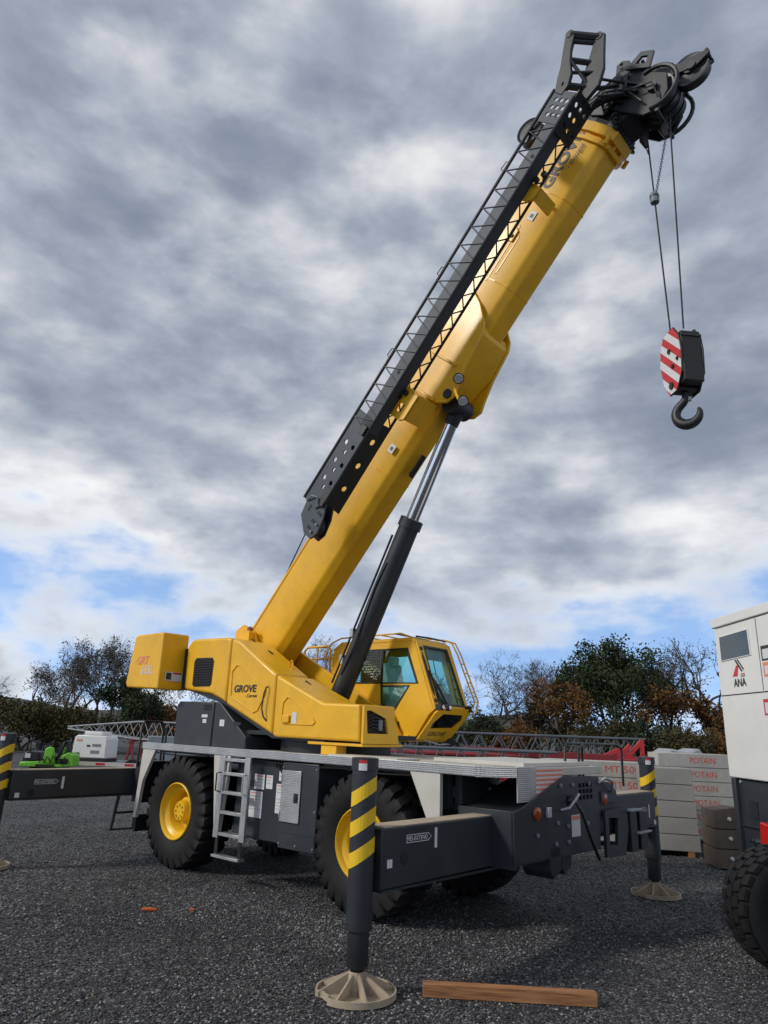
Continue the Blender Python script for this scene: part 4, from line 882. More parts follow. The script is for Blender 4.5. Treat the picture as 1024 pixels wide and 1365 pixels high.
for k in range(ns):
    s0 = 5.15+k*(10.2-5.15)/ns; s1 = 5.15+(k+1)*(10.2-5.15)/ns; sm = (s0+s1)/2
    tA = lambda s: -.01-.01*jt(s)
    bar('lacing', bf(s0, JY, tA(s0)), bf(sm, JY-.004, PB(sm)), .011, 'charcoal_dark', jib)
    bar('lacing', bf(sm, JY-.004, PB(sm)), bf(s0, JY, tA(s0)+.0), .001, 'charcoal_dark', jib) if False else None
    bar('lacing', bf(s0+.02, JY-.002, tA(s0)), bf(s0-.10, JY-.004, PB(s0)), .011, 'charcoal_dark', jib)
    # lower lattice across to the boom-side chord
    fC = lambda s: Vector(chC0).lerp(chC1, (s-3.9)/6.5)
    bar('lacing', bf(s0, JY+.2, PB(s0)), fC(sm), .011, 'charcoal_dark', jib)
    bar('lacing', fC(sm), bf(s1, JY+.2, PB(s1)), .011, 'charcoal_dark', jib)
# lower end box with lightening holes
hA = [circ(s, t, .042) for s in (4.10, 4.43, 4.76) for t in (-.165,)]+[circ(s, t, .040) for s in (3.97, 4.29, 4.62) for t in (-.275,)]+[circ(s, t, .040) for s in (4.10, 4.43, 4.76) for t in (-.375,)]
q = MB(); q.plate([(3.62, -.03), (5.3, -.03), (5.3, PB(5.3)), (3.78, PB(3.78)), (3.62, -.36)], hA, JY, JY+.02, ST); q.build('end_plate', 'jibgrey', jib)
q = MB(); q.prism([(3.85, -.225), (5.28, -.225), (5.28, -.44), (3.85, -.46)], JY+.06, JY+.08, ST); q.build('inner_web', 'charcoal_dark', jib)
q = MB(); hB = [circ(s, -.80, .05) for s in (4.12, 4.55, 4.98)]
q.plate([(3.80, JY+.02), (5.3, JY+.02), (5.3, -.62), (3.7, -.62)], [[(a, b) for a, b in h_] for h_ in hB], 0, .02, lambda s, y, w_: bf(s, y, PB(s)+w_)); q.build('end_plate_bottom', 'charcoal_dark', jib)
q = MB(); q.bb((0, 0, 0), (1, 1, 1)); q.v = [tuple(bf(3.72+a*.32, JY-.02+b*.04, -.50+c_*.14)) for a, b, c_ in q.v]; q.build('end_lock', 'charcoal_dark', jib, .006)
for s, t, r_ in ((3.45, -.32, .17), (3.38, -.50, .15)):
    sheave(s, JY+.12, t, r_, .10, jib, 'end_sheave', 'charcoal_dark')
q = MB(); q.prism([(3.75, -.10), (3.62, -.06), (3.36, -.12), (3.18, -.42), (3.20, -.62), (3.35, -.68), (3.6, -.62), (3.8, -.5)], JY+.03, JY+.06, ST); q.build('end_cheek', 'jibgrey', jib, .008)
q = MB(); q.prism([(3.75, -.10), (3.62, -.06), (3.36, -.12), (3.18, -.42), (3.20, -.62), (3.35, -.68), (3.6, -.62), (3.8, -.5)], JY+.19, JY+.22, ST); q.build('end_cheek', 'charcoal_dark', jib, .008)
for (s0, t0, ds, dt) in ((3.50, -.20, .16, .05), (3.42, -.42, .05, .16), (3.58, -.44, .05, .12), (3.30, -.40, .04, .10)):
    q = MB(); q.prism([(s0, t0), (s0+ds, t0-.01), (s0+ds, t0-dt), (s0, t0-dt+.01)], JY+.024, JY+.029, ST); q.build('cheek_slot', 'cavity', jib)
for (s0, t0) in ((3.66, -.16), (3.70, -.30), (3.45, -.58), (3.30, -.56), (3.86, -.44)):
    q = MB(); q.lathe([(.022, 0), (.022, .03)], bf(s0, JY+.03, t0), (0, -1, 0), 8); q.build('cheek_bolt', 'bluegrey', jib)
q = MB(); q.tube([bf(3.62, JY-.02, -.12), bf(3.75, JY-.05, -.2), bf(3.8, JY-.05, -.34), bf(3.7, JY-.03, -.42)], .014, 6); q.build('lock_cable', 'bluegrey', jib, smooth=40)
q = MB(); q.prism([(5.0, -.34), (5.16, -.34), (5.16, -.46), (5.0, -.46)], JY-.05, JY-.002, ST); q.build('end_lock', 'charcoal_dark', jib, .008)
for s in (7.6, 6.2, 9.3):
    q = MB(); q.tube([bf(s, JY, .0), bf(s+.02, JY, .07), bf(s+.14, JY, .06), bf(s+.15, JY, -.04)], .008, 6); q.build('rope_loop', 'black', jib, smooth=40)
for s in (6.1, 9.6): 
    q = MB(); q.lathe([(.03, 0), (.03, .004)], bf(s, JY-.003, -.36), (0, -1, 0), 14); q.build('girder_hole', 'cavity', jib)
# upper end: perforated plate, drum sheave and fork
hU = [circ(s, t, .035, 12) for s in (10.2, 10.31, 10.42) for t in (-.17, -.27, -.37)]
q = MB(); q.plate([(10.08, -.07), (10.55, -.07), (10.55, -.45), (10.08, -.46)], hU, JY-.01, JY+.01, ST); q.build('perforated_plate', 'jibgrey', jib)
q = MB(); q.plate([(10.0, JY), (10.6, JY), (10.6, -.58), (10.0, -.58)], [circ(10.15+.15*i, -.9+.12*j, .035, 12) for i in range(3) for j in range(3)], 0, .02, lambda s, y, w_: bf(s, y, -.47+w_)); q.build('perforated_plate', 'charcoal_dark', jib)
sheave(9.95, JY+.10, .02, .20, .14, jib, 'jib_sheave', 'charcoal_dark')
q = MB(); q.prism([(10.48, -.22), (10.5, -.07), (10.72, .05), (10.84, .10), (11.28, .36), (11.37, .37), (11.40, .30), (11.34, .22), (11.12, .11), (10.97, -.0), (10.8, -.16), (10.62, -.24)], JY-.02, JY+.04, ST); q.build('fork_arm', 'charcoal_dark', jib, .012)
q = MB(); q.prism([(10.55, -.50), (10.62, -.30), (10.9, -.19), (11.1, -.12), (11.28, -.05), (11.42, .02), (11.50, .0), (11.52, -.10), (11.28, -.28), (11.05, -.46), (10.8, -.56)], JY+.16, JY+.22, ST); q.build('fork_arm', 'charcoal_dark', jib, .012)
for (s0, t0, y0, s1, t1, y1, r_) in ((11.33, .30, JY, 11.46, -.04, JY+.2, .055), (11.24, .24, JY, 11.38, -.06, JY+.2, .03), (10.98, .04, JY, 11.10, -.18, JY+.2, .04), (10.62, -.10, JY, 10.75, -.35, JY+.2, .05), (10.80, .0, JY, 10.98, -.36, JY+.2, .025), (10.98, .02, JY, 10.78, -.38, JY+.2, .025)):
    bar('fork_cross_bar', bf(s0, y0, t0), bf(s1, y1, t1), r_, 'charcoal_dark', jib)
for (s0, t0, y0) in ((11.33, .31, JY-.03), (11.46, -.03, JY+.15)):
    q = MB(); q.lathe([(.06, 0), (.06, .09)], bf(s0, y0, t0), (0, 1, 0), 14); q.build('fork_lug', 'charcoal_dark', jib, smooth=40)
for k in range(5): bar('link_rod', bf(10.5+.06*k, -.66, -.48), bf(10.85+.05*k, -.34, -.30-.09*k), .02, 'charcoal_dark', jib)
bar('link_rod', bf(10.75, -.8, -.45), bf(11.15, -.3, -.35), .03, 'charcoal_dark', jib); bar('link_rod', bf(10.9, -.8, -.40), bf(11.2, -.3, -.45), .02, 'charcoal_dark', jib)

# ------------------------------------------------------------------ hook block and limit weight
def to_world(p): return Matrix.Translation(CO) @ Matrix.Rotation(CR, 4, 'Z') @ Vector(p)
hk = empty('hook_block', to_world((HX-.01, 0, HZ-.90)), CR+R(-43), 'black crane hook block with red and white striped side plates hanging on two ropes', 'hook block')
zt = .98
side_p = [(-.14, zt), (.14, zt), (.27, zt-.18), (.30, zt-.40), (.27, zt-.72), (.10, zt-.92), (-.10, zt-.92), (-.24, zt-.72), (-.30, zt-.40), (-.25, zt-.16)]
for y0, y1 in ((-.17, -.145), (.145, .17)):
    q = MB(); q.prism(side_p, y0, y1, XZ); q.build('side_plate', 'black', hk, .006)
# stripes clipped to the plate outline
def clip_band(poly, f0, f1):
    def cl(ps, fn):
        out = []
        for i in range(len(ps)):
            a, b = ps[i], ps[(i+1) % len(ps)]; da, db = fn(a), fn(b)
            if da >= 0: out.append(a)
            if da*db < 0: t_ = da/(da-db); out.append((a[0]+(b[0]-a[0])*t_, a[1]+(b[1]-a[1])*t_))
        return out
    g_ = lambda p: p[1]+.95*p[0]
    return cl(cl(poly, lambda p: g_(p)-f0), lambda p: f1-g_(p))
for k in range(11):
    f1 = zt+.12-k*.135; b_ = clip_band(inset(side_p, .012), f1-.135, f1)
    if len(b_) >= 3:
        for ya, yb in ((-.174, -.171), (.171, .174)):
            q = MB(); q.prism(b_, ya, yb, XZ); q.build('stripe', ('red', 'sticker')[k % 2], hk)
q = MB(); q.lathe([(.235, -.10), (.21, -.05), (.235, -.012), (.235, .012), (.21, .05), (.235, .10)], (0, 0, zt-.30), (0, 1, 0), 28); q.build('sheave', 'charcoal_dark', hk, smooth=35)
q = MB(); q.bb((.12, -.144, zt-.85), (.285, .144, zt-.12)); q.bb((-.25, -.144, zt-.75), (-.12, .144, zt-.14)); q.bb((-.1, -.144, zt-.9), (.1, .144, zt-.6)); q.build('cheek_weight', 'black', hk, .015)
q = MB(); q.bb((.286, -.15, zt-.20), (.30, .15, zt-.17)); q.build('guard_strip', 'charcoal', hk)
for (x, z, r_) in ((.0, zt-.30, .035), (.06, zt-.55, .03), (-.02, zt-.80, .05), (.2, zt-.5, .025)):
    q = MB(); q.lathe([(r_, 0), (r_, .02)], (x, -.174, z), (0, -1, 0), 14); q.build('bolt', 'black', hk)
hk.scale = (.86, .86, .92)
ca, sa = math.cos(R(43)), math.sin(R(43))   # hook body turned towards the load line
hd = Vector((.72, .69, 0)).normalized()
pth = [(0, -.02), (0, -.10), (-.03, -.17), (-.11, -.25), (-.15, -.35), (-.13, -.46), (-.04, -.54), (.07, -.54), (.15, -.47), (.17, -.38), (.155, -.32)]
rad = [.05, .05, .055, .06, .065, .07, .072, .066, .055, .04, .018]
# smooth the path
def catmull(P_, n=4):
    out = []; K = len(P_)
    for i in range(K-1):
        p0, p1, p2, p3 = [np.array(P_[max(0, min(K-1, j))]) for j in (i-1, i, i+1, i+2)]
        for k in range(n):
            t_ = k/n; out.append(.5*((2*p1)+(-p0+p2)*t_+(2*p0-5*p1+4*p2-p3)*t_**2+(-p0+3*p1-3*p2+p3)*t_**3))
    out.append(np.array(P_[-1])); return out
hp3 = catmull([(a, b, r_) for (a, b), r_ in zip(pth, rad)])
q = MB(); q.tube([hd*p[0]+Vector((0, 0, zt-.88+p[1]*.86)) for p in hp3], [float(p[2]) for p in hp3], 14); q.build('hook', 'black', hk, smooth=60)
bar('safety_latch', hd*.02+Vector((0, 0, zt-1.02)), hd*.14+Vector((0, 0, zt-1.20)), .008, 'silver', hk)
q = MB(); q.box(hd*.05+Vector((0, 0, zt-1.0)), (.05, .05, .06)); q.build('latch_hinge', 'silver', hk, .006)

wpos = Vector((bl.x+.02, bl.y, bl.z-.35)).lerp(Vector((HX-.11, 0, HZ+.05)), .32)
wt = empty('limit_switch_weight', to_world((wpos.x, wpos.y, wpos.z-.08)), CR, 'small grey cylinder weight on the hoist rope, hung by a thin chain', 'weight')
q = MB(); q.lathe([(.055, 0), (.06, .02), (.06, .13), (.05, .15)], (0, 0, 0), (0, 0, 1), 18); q.build('weight_body', 'bluegrey', wt, smooth=40)
q = MB(); q.lathe([(.063, .08), (.063, .10)], (0, 0, 0), (0, 0, 1), 18); q.build('weight_band', 'black', wt, smooth=40)
ctop = Vector((br.x, br.y, br.z-.40))-Vector((wpos.x, wpos.y, wpos.z-.08)); cb = Vector((.03, 0, .15))
nl = 26
lk = MB(); lk.tube([(.016*math.cos(a), .0, .026*math.sin(a)) for a in [2*math.pi*i/10 for i in range(10)]], .004, 5, closed=True); lme = lk.mesh('chain_link', 'rope', 60)
for k in range(nl):
    p = cb.lerp(ctop, (k+.5)/nl); o = bpy.data.objects.new('chain_link', lme); C.objects.link(o); o.parent = wt; o.location = p
    o.rotation_euler = ((ctop-cb).to_track_quat('Z', 'Y') @ Quaternion((0, 0, 1), R(90*(k % 2)+20))).to_euler()

# ------------------------------------------------------------------ timber and scraps on the ground
q = MB(); q.box((0, 0, .052), (1.46, .10, .10)); tim = q.build('timber', 'wood', None, .004)
tim.location = (1.21, 6.86, .004); tim.rotation_euler = (0, 0, R(-3.5)); tag(tim, 'single brown weathered timber lying on the gravel beside the float pad', 'timber')
q = MB(); q.prism([(-.09, -.03), (-.02, -.045), (.10, -.02), (.08, .03), (-.05, .035)], 0, .025, XY); sc_ = q.build('orange_scrap', 'orange', None, .006)
sc_.location = (-2.62, 9.35, .012); sc_.rotation_euler = (0, R(6), R(20)); tag(sc_, 'small flat orange scrap lying on the open gravel', 'scrap')
q = MB(); q.prism([(-.03, -.02), (.03, -.015), (.02, .02), (-.02, .02)], 0, .02, XY); sc_ = q.build('orange_scrap', 'orange', None, .004)
sc_.location = (-2.12, 9.42, .012); tag(sc_, 'tiny orange chip beside the larger orange scrap', 'scrap')

# ------------------------------------------------------------------ concrete ballast stacks
def block_stack(x, y, rz, n, size, mt, labels, group, txt=None, face_off=0, tw=1., lean=0.0, toff=0., z00=.10, taper=0.0):
    L_, D_, H_ = size
    for k in range(n):
        q = MB(); q.box((0, 0, H_/2), (L_-taper*k, D_, H_-.014)); q.box((0, 0, .004), (L_*.9, D_*.9, .008)); q.box((0, 0, H_-.004), (L_*.9, D_*.9, .008))
        o = q.build('concrete_block', mt, None, .018); o.location = (x+lean*k+random.uniform(-.008, .008), y, z00+k*H_); o.rotation_euler = (0, 0, rz+R(random.uniform(-.4, .4)))
        tag(o, labels(k), 'concrete block', group)
        if txt: text('stencil_lettering', txt(k), H_*.62, 'redtext', o, (toff, -D_/2-.001, H_*.5), (1, 0, 0), (0, 0, 1), .0, width=tw)
    for s in (-1, 1):
        q = MB(); q.box((0, 0, z00/2), (.12, .9, z00)); o = q.build('bearer', 'wood', None, .004)
        cr, sr = math.cos(rz), math.sin(rz); o.location = (x+s*L_*.32*cr, y+s*L_*.32*sr, .0); o.rotation_euler = (0, 0, rz)
        tag(o, ('timber bearer under the %s, at its %s end' % (group, 'open yard' if s < 0 else 'white machine')), 'timber', 'bearers under the '+group)
ordn = ['bottom', 'second', 'third', 'fourth', 'fifth', 'sixth', 'seventh']
block_stack(6.02, 15.35, R(-14), 5, (.98, .9, .305), 'concrete', lambda k: 'plain grey concrete block, %s up, in the stack behind the far front outrigger' % (ordn[k] if k else 'lowest'), 'plain grey block stack', lean=-.012)
block_stack(4.85, 16.35, R(-9), 5, (2.3, .8, .315), 'concrete_pale', lambda k: 'pale concrete block stencilled MT 500E in red, %s up in its stack' % (ordn[k] if k else 'lowest'), 'MT 500E block stack', lambda k: 'MT 500E' if k != 3 else 'MT 500', tw=1.2, toff=.58)
block_stack(7.35, 17.1, R(-4), 6, (1.75, .8, .298), 'concrete_pale', lambda k: 'pale concrete block stencilled POTAIN in red, %s up in its stack' % (ordn[k] if k else 'lowest'), 'POTAIN block stack', lambda k: 'POTAIN', tw=.85, toff=.10)
for k in range(3):
    q = MB(); q.box((0, 0, .16), (.85, .7, .31)); q.prism([(-.30, .32), (-.05, .36), (.28, .33), (.3, .318)], -.3, .3, XZ)
    o = q.build('stained_block', 'concrete_dark', None, .02); o.location = (6.60+.01*k, 13.9, .02+.325*k); o.rotation_euler = (0, 0, R(-6))
    tag(o, 'brown stained concrete block with a lifting pin, %s of three beside the white machine' % ['lowest', 'middle', 'topmost'][k], 'concrete block', 'stained blocks with lifting pins')
    q = MB(); q.lathe([(.036, 0), (.036, .02), (.02, .04)], (-.17, -.345, .17), (0, -1, 0), 14); q.build('lifting_pin', 'sticker', o, smooth=40)

# ------------------------------------------------------------------ white machine on the right
wm = empty('white_machine', (4.6, 8.6, 0), 0, 'white engine housing with ANA lettering on a dark wheeled carrier', 'machine')
FXx = -.11        # rear face plane, running along y
def wf_(y, z, w_): return (FXx-w_, y-8.6, z)
q = MB(); q.prism([(6.6, 1.74), (9.38, 1.74), (9.38, 3.60), (6.6, 3.60)], 0, -1.6, wf_); hous = q.build('housing', 'white', wm, .015)
q = MB(); q.prism([(6.57, 3.61), (9.42, 3.61), (9.42, 3.73), (6.57, 3.73)], .02, -1.6, wf_); q.build('roof_cap', 'white', hous, .01)
wwin = [(9.24, 3.17), (9.24, 3.47), (8.52, 3.48), (8.51, 3.18)]
q = MB(); q.prism(wwin, .006, .002, wf_); q.build('window', 'glassdark', hous)
q = MB(); q.plate(inset(wwin, -.02), [wwin], .012, .002, wf_); q.build('window_frame', 'white', hous)
q = MB(); q.prism([(9.36, 2.725), (6.6, 2.725), (6.6, 2.738), (9.36, 2.738)], .003, .001, wf_); q.build('panel_seam', 'cavity', hous)
q = MB(); q.prism([(8.31, 2.75), (8.32, 2.75), (8.32, 3.59), (8.31, 3.59)], .003, .001, wf_); q.build('panel_seam', 'cavity', hous)
text('lettering', 'ANA', .135, 'print', hous, wf_(8.84, 2.865, .003), (0, -1, 0), (0, 0, 1), .02, width=1.05)
for poly, m_ in (([(9.0, 2.95), (8.88, 2.95), (8.84, 3.08), (8.89, 3.08)], 'red'), ([(8.92, 3.15), (8.88, 3.15), (8.74, 3.00), (8.78, 3.00)], 'print'), ([(8.86, 3.15), (8.83, 3.15), (8.70, 3.02), (8.73, 3.02)], 'print'), ([(8.80, 2.975), (8.70, 2.975), (8.70, 2.963), (8.80, 2.963)], 'red'), ([(8.80, 2.95), (8.70, 2.95), (8.70, 2.938), (8.80, 2.938)], 'print')):
    q = MB(); q.prism(poly, .004, .001, wf_); q.build('logo_mark', m_, hous)
for (y0, z0, z1, m_) in ((8.27, 3.08, 3.25, 'print'), (8.26, 2.90, 3.06, 'redfade'), (8.35, 2.47, 2.65, 'red')):
    q = MB(); q.prism([(y0, z0), (y0-.3, z0), (y0-.3, z1), (y0, z1)], .004, .001, wf_); q.build('decal', m_, hous)
    q = MB(); q.prism([(y0-.03, z0+.02), (y0-.27, z0+.02), (y0-.27, z1-.04), (y0-.03, z1-.04)], .006, .0045, wf_); q.build('decal_print', 'sticker', hous)
q = MB(); q.lathe([(.03, 0), (.03, .05)], wf_(9.385, 3.02, -.03), (0, 1, 0), 10); q.build('hinge', 'black', hous)
q = MB(); q.prism([(6.6, .92), (9.26, .92), (9.30, 1.73), (6.6, 1.73)], -.05, -1.4, wf_); base = q.build('carrier_base', 'charcoal', wm, .012)
q = MB(); q.prism([(9.24, .90), (9.34, .90), (9.34, 1.735), (9.24, 1.735)], .0, -.2, wf_); q.build('corner_post', 'charcoal', base, .006)
q = MB(); q.prism([(9.22, 1.20), (6.7, 1.20), (6.7, 1.22), (9.22, 1.22)], -.02, -.05, wf_); q.build('base_ledge', 'charcoal', base)
q = MB(); q.prism([(9.05, 1.30), (8.85, 1.30), (8.85, 1.50), (9.05, 1.50)], -.04, -.05, wf_); q.build('base_hatch', 'charcoal_dark', base)
for y in (9.0, 8.93):
    q = MB(); q.lathe([(.025, 0), (.025, .05)], wf_(y, 1.05, -.05), (-1, 0, 0), 12); q.build('coupling', 'chrome', base, smooth=40)
for y, z in ((9.18, 1.70), (8.5, 1.70)):
    q = MB(); q.lathe([(.02, 0), (.02, .02)], wf_(y, z, -.05), (-1, 0, 0), 8); q.build('bolt', 'silver', base)
q = MB(); q.prism([(8.70, 1.06), (8.45, 1.05), (8.47, 1.28), (8.66, 1.30)], .05, -.04, wf_); q.build('tail_lamp', 'redlens', base, .012)
# the machine's near tyre, its axle along y
q = MB(); q.bb((.05, -1.6, .45), (1.6, .6, .92)); q.build('chassis', 'charcoal_dark', wm, .02)
def small_tyre(R_, W_):
    q = MB(); h = W_/2
    prof = [(R_*.5, -h*.7), (R_*.56, -h*.9), (R_*.72, -h), (R_*.86, -h*.97), (R_*.925, -h*.88), (R_*.95, -h*.5), (R_*.955, 0)]
    prof += [(r, -y) for r, y in reversed(prof[:-1])]
    q.lathe(prof, (0, 0, 0), (0, 1, 0), 48, cap=False)
    n = 26
    for k in range(n):
        for row, (ya, yb) in enumerate(((-.97, -.56), (-.50, -.04), (.04, .50), (.56, .97))):
            a0 = 2*math.pi*(k+.5*(row % 2))/n; wd = 2*math.pi/n*.42
            vs = []
            for yy, rr in ((ya, R_*(.985 if row == 0 else 1)), (yb, R_*(.985 if row == 3 else 1))):
                sk = .06*(1 if row < 2 else -1)*yy
                for aa, r_ in ((a0+sk-wd, R_*.93), (a0+sk-wd*.85, rr), (a0+sk+wd*.1, rr), (a0+sk+wd*.85, rr), (a0+sk+wd, R_*.93)): vs.append((r_*math.cos(aa), yy*h, r_*math.sin(aa)))
            q.add(vs, [(j, j+1, j+6, j+5) for j in range(4)]+[(0, 1, 2, 3, 4), (5, 6, 7, 8, 9)])
    return q
t_ = small_tyre(.585, .46); tm = t_.mesh('tyre', 'rubber', 38)
for (lx, ly, nm) in ((-.42, -.85, 'wheel'),):
    q = MB(); q.lathe([(.02, -.16), (.12, -.16), (.14, -.10), (.26, -.08), (.29, -.18), (.30, .18)], (0, 0, 0), (0, 1, 0), 32); wh = q.build(nm, 'charcoal_dark', wm, smooth=35); wh.location = (lx, ly, .583); 
    o = bpy.data.objects.new('tyre', tm); C.objects.link(o); o.parent = wh
q = MB(); q.tube([(-.42, -.85, .583), (-.42, -.5, .583), (.2, -.4, .6)], .09, 10); q.build('axle', 'charcoal_dark', wm, smooth=40)

# ------------------------------------------------------------------ background machines and lattice sections
def lattice(name, a, b, wd, ht, nb, mt, r=.03, rl=.016, label='', cat='', group=None, tip=None):
    a = Vector(a); b = Vector(b); d = b-a; Ln = d.length; rz = math.atan2(d.y, d.x)
    e = empty(name, a, rz, label, cat, group)
    def P_(x, i):
        f = 1.0
        if tip: f = 1-(1-.12)*max(0, (tip-x)/tip) if x < tip else 1
        return Vector((x, (wd/2*f)*(-1, 1, -1, 1)[i], (ht*(1-f)/2 if i < 2 else ht-(ht*(1-f)/2))*1.0))
    for i in range(4):
        q = MB(); xs = [0]+([tip] if tip else [])+[Ln]; q.tube([P_(x, i) for x in xs], r, 7); q.build('chord', mt, e, smooth=40)
    for k in range(nb):
        x0, x1 = Ln*k/nb, Ln*(k+1)/nb; xm = (x0+x1)/2
        for i, j in ((0, 2), (1, 3), (2, 3)):
            bar('lacing', P_(x0, i), P_(xm, j), rl, mt, e); bar('lacing', P_(xm, j), P_(x1, i), rl, mt, e)
        bar('lacing', P_(x0, 0), P_(x0, 1), rl, mt, e)
    return e
def trestle(x, y, rz, h_, label, mt='darkred', wd=1.2):
    e = empty('steel_trestle', (x, y, 0), rz, label, 'trestle', 'steel trestles under the lattice sections')
    for s in (-1, 1):
        bar('leg', (-.25, s*wd/2, 0), (0, s*wd/2, h_-.04), .04, mt, e, True); bar('leg', (.25, s*wd/2, 0), (0, s*wd/2, h_-.04), .04, mt, e, True)
    bar('cross_beam', (0, -wd/2-.1, h_-.05), (0, wd/2+.1, h_-.05), .05, mt, e, True)
    return e
# right group: grey mast lying over a dark red section
lattice('lattice_mast', (-2.0, 21.0, 1.66), (7.3, 20.2, 1.66), 1.0, .50, 18, 'mastgrey', .034, .018, 'long grey lattice mast section lying behind the deck on a red section', 'lattice section')
lattice('red_lattice_section', (-1.0, 19.9, 1.0), (6.95, 19.2, 1.0), 1.0, .62, 13, 'darkred', .05, .026, 'dark red lattice crane section under the grey mast', 'lattice section')
q = MB(); q.prism([(-3.6, 1.76), (.2, 1.50), (.2, 1.76), (-3.6, 1.84)], -.05, .05, XZ); o = q.build('red_girder', 'darkred', None, .01); o.location = (5.9, 18.6, .0); o.rotation_euler = (0, 0, R(-4))
tag(o, 'tapered dark red steel girder lying against the lattice sections', 'girder')
lattice('lattice_mast', (-2.2, 18.6, 1.30), (4.4, 18.0, 1.30), .8, .48, 13, 'mastgrey', .030, .016, 'shorter grey lattice section lying in front of the red section', 'lattice section')
e = empty('red_end_frame', (6.9, 19.0, 0), R(-5), 'red welded end frame of braced bars standing behind the concrete blocks', 'frame')
for a, b in (((-.6, 0, 0), (-.6, 0, 1.9)), ((0, 0, 0), (0, 0, 2.15)), ((-.6, 0, 1.5), (0, 0, 2.1)), ((-.6, 0, 1.9), (0, 0, 1.55)), ((-1.4, 0, 1.45), (0, 0, 1.50)), ((-1.4, 0, 1.5), (-.6, 0, 1.88)), ((-1.0, 0, 1.3), (-.3, 0, 2.0)), ((-1.4, 0, 0), (-1.4, 0, 1.5))): bar('frame_bar', a, b, .05, 'red', e, True)
trestle(.5, 20.1, R(-5), 1.0, 'red steel trestle under the lattice sections, hidden behind the deck'); trestle(5.2, 19.6, R(-5), 1.0, 'red steel trestle under the lattice sections beside the red end frame')
q = MB(); q.bb((-.6, -.5, 0), (.6, .5, 1.75)); q.prism([(-.6, 1.75), (-.3, 1.95), (.1, 1.86), (.45, 1.98), (.6, 1.75)], -.5, .5, XZ); o = q.build('tarp_pile', 'silver', None, .05); o.location = (8.35, 20.4, 0); tag(o, 'pale crumpled sheet over a pile behind the stencilled blocks', 'tarp')
# left group
tl = empty('flatbed_trailer', (-9.4, 28.5, 0), R(-4), 'low flatbed trailer with red and white marked tail carrying the white generator', 'trailer')
q = MB(); q.bb((-2.2, -1.1, .50), (5.0, 1.1, .64)); q.build('bed', 'bluegrey', tl, .01)
q = MB(); q.bb((-2.23, -1.13, .52), (5.0, -1.102, .66)); q.build('side_rail', 'cream', tl)
for k in range(6):
    q = MB(); q.bb((-1.9+k*1.1, -1.136, .55), (-1.55+k*1.1, -1.131, .63)); q.build('reflector', 'redlens', tl)
for x in (.5, 1.6):
    for s in (-1, 1):
        q = MB(); q.lathe([(.2, -.1), (.38, -.12), (.40, 0), (.38, .12), (.2, .1)], (x, s*.85, .40), (0, 1, 0), 20); q.build('wheel', 'rubber', tl, smooth=40)
q = MB(); q.bb((.9, -1.0, .645), (3.4, .9, .70)); q.build('alu_sheet', 'alu', tl)
q = MB(); q.tube([(-2.0, -.8, 0), (-2.0, -.8, .5)], .05, 8); q.build('landing_leg', 'black', tl)
gn = empty('white_generator', (-10.72, 28.3, .645), R(-8), 'white boxy generator standing on the flatbed trailer', 'generator')
q = MB(); q.prism([(-.78, .12), (-.72, .9), (-.6, .98), (.72, .98), (.80, .85), (.82, .12)], -.5, .5, XZ); gb = q.build('canopy', 'white', gn, .04)
q = MB(); q.bb((-.8, -.52, .0), (.84, .52, .115)); q.build('base_frame', 'black', gn, .01)
q = MB(); q.bb((-.35, -.4, .985), (.5, .4, 1.12)); q.build('roof_box', 'white', gn, .03)
for (x0, x1, z0, z1, m_) in ((-.74, -.40, .15, .32, 'black'), (.1, .5, .30, .42, 'bluegrey'), (.15, .55, .56, .66, 'bluegrey'), (-.1, .05, .55, .62, 'black'), (-.6, -.35, .75, .82, 'redfade')):
    q = MB(); q.bb((x0, -.512, z0), (x1, -.503, z1)); q.build('louvre_panel', m_, gb)
gm = empty('green_machine', (-11.75, 26.6, 0), R(6), 'lime green compact excavator with black seat and folded arm', 'excavator')
for sg in (-1, 1):
    q = MB(); q.prism([(-.8, .12), (-.68, 0), (.68, 0), (.8, .12), (.8, .35), (.68, .46), (-.68, .46), (-.8, .35)], sg*.45-.14, sg*.45+.14, XZ); q.build('track', 'rubber', gm, .03)
q = MB(); q.prism([(-.80, .50), (-.80, .66), (-.1, .70), (.05, .62), (.78, .60), (.80, .5)], -.5, .5, XZ); q.build('body', 'green', gm, .04)
q = MB(); q.prism([(-.74, .68), (-.70, .98), (-.56, 1.03), (-.2, 1.0), (-.15, .72)], -.42, .42, XZ); q.build('engine_cover', 'black', gm, .03)
q = MB(); q.bb((-.66, -.44, .80), (-.46, -.425, .95)); q.build('decal', 'sticker', gm)
q = MB(); q.prism([(-.02, .70), (-.08, 1.22), (.04, 1.24), (.12, .92), (.36, .88), (.36, .70)], -.25, .2, XZ); q.build('seat', 'black', gm, .03)
q = MB(); q.prism([(.02, .62), (.05, 1.12), (.18, 1.20), (.34, 1.16), (.42, .90), (.46, .62)], -.46, -.30, XZ); q.build('console', 'green', gm, .03)
for k, (x, z) in enumerate(((.10, 1.30), (.22, 1.42), (.46, 1.32))):
    q = MB(); q.tube([(x-.06, -.3+.2*k, .85), (x, -.3+.2*k, z)], .035, 7); q.build('control_lever', 'black', gm, smooth=40)
q = MB(); q.tube([(.40, 0, .62), (.62, 0, 1.36), (.72, 0, 1.40), (.86, 0, .95)], .075, 8); q.build('arm', 'black', gm, smooth=30)
q = MB(); q.tube([(.50, -.12, .66), (.70, -.12, 1.16)], .045, 8); q.build('arm_cylinder', 'green', gm, smooth=30)
q = MB(); q.prism([(.62, .50), (.66, .88), (.90, 1.02), (1.12, .92), (1.15, .55)], -.42, .42, XZ); q.build('bucket', 'green', gm, .03)
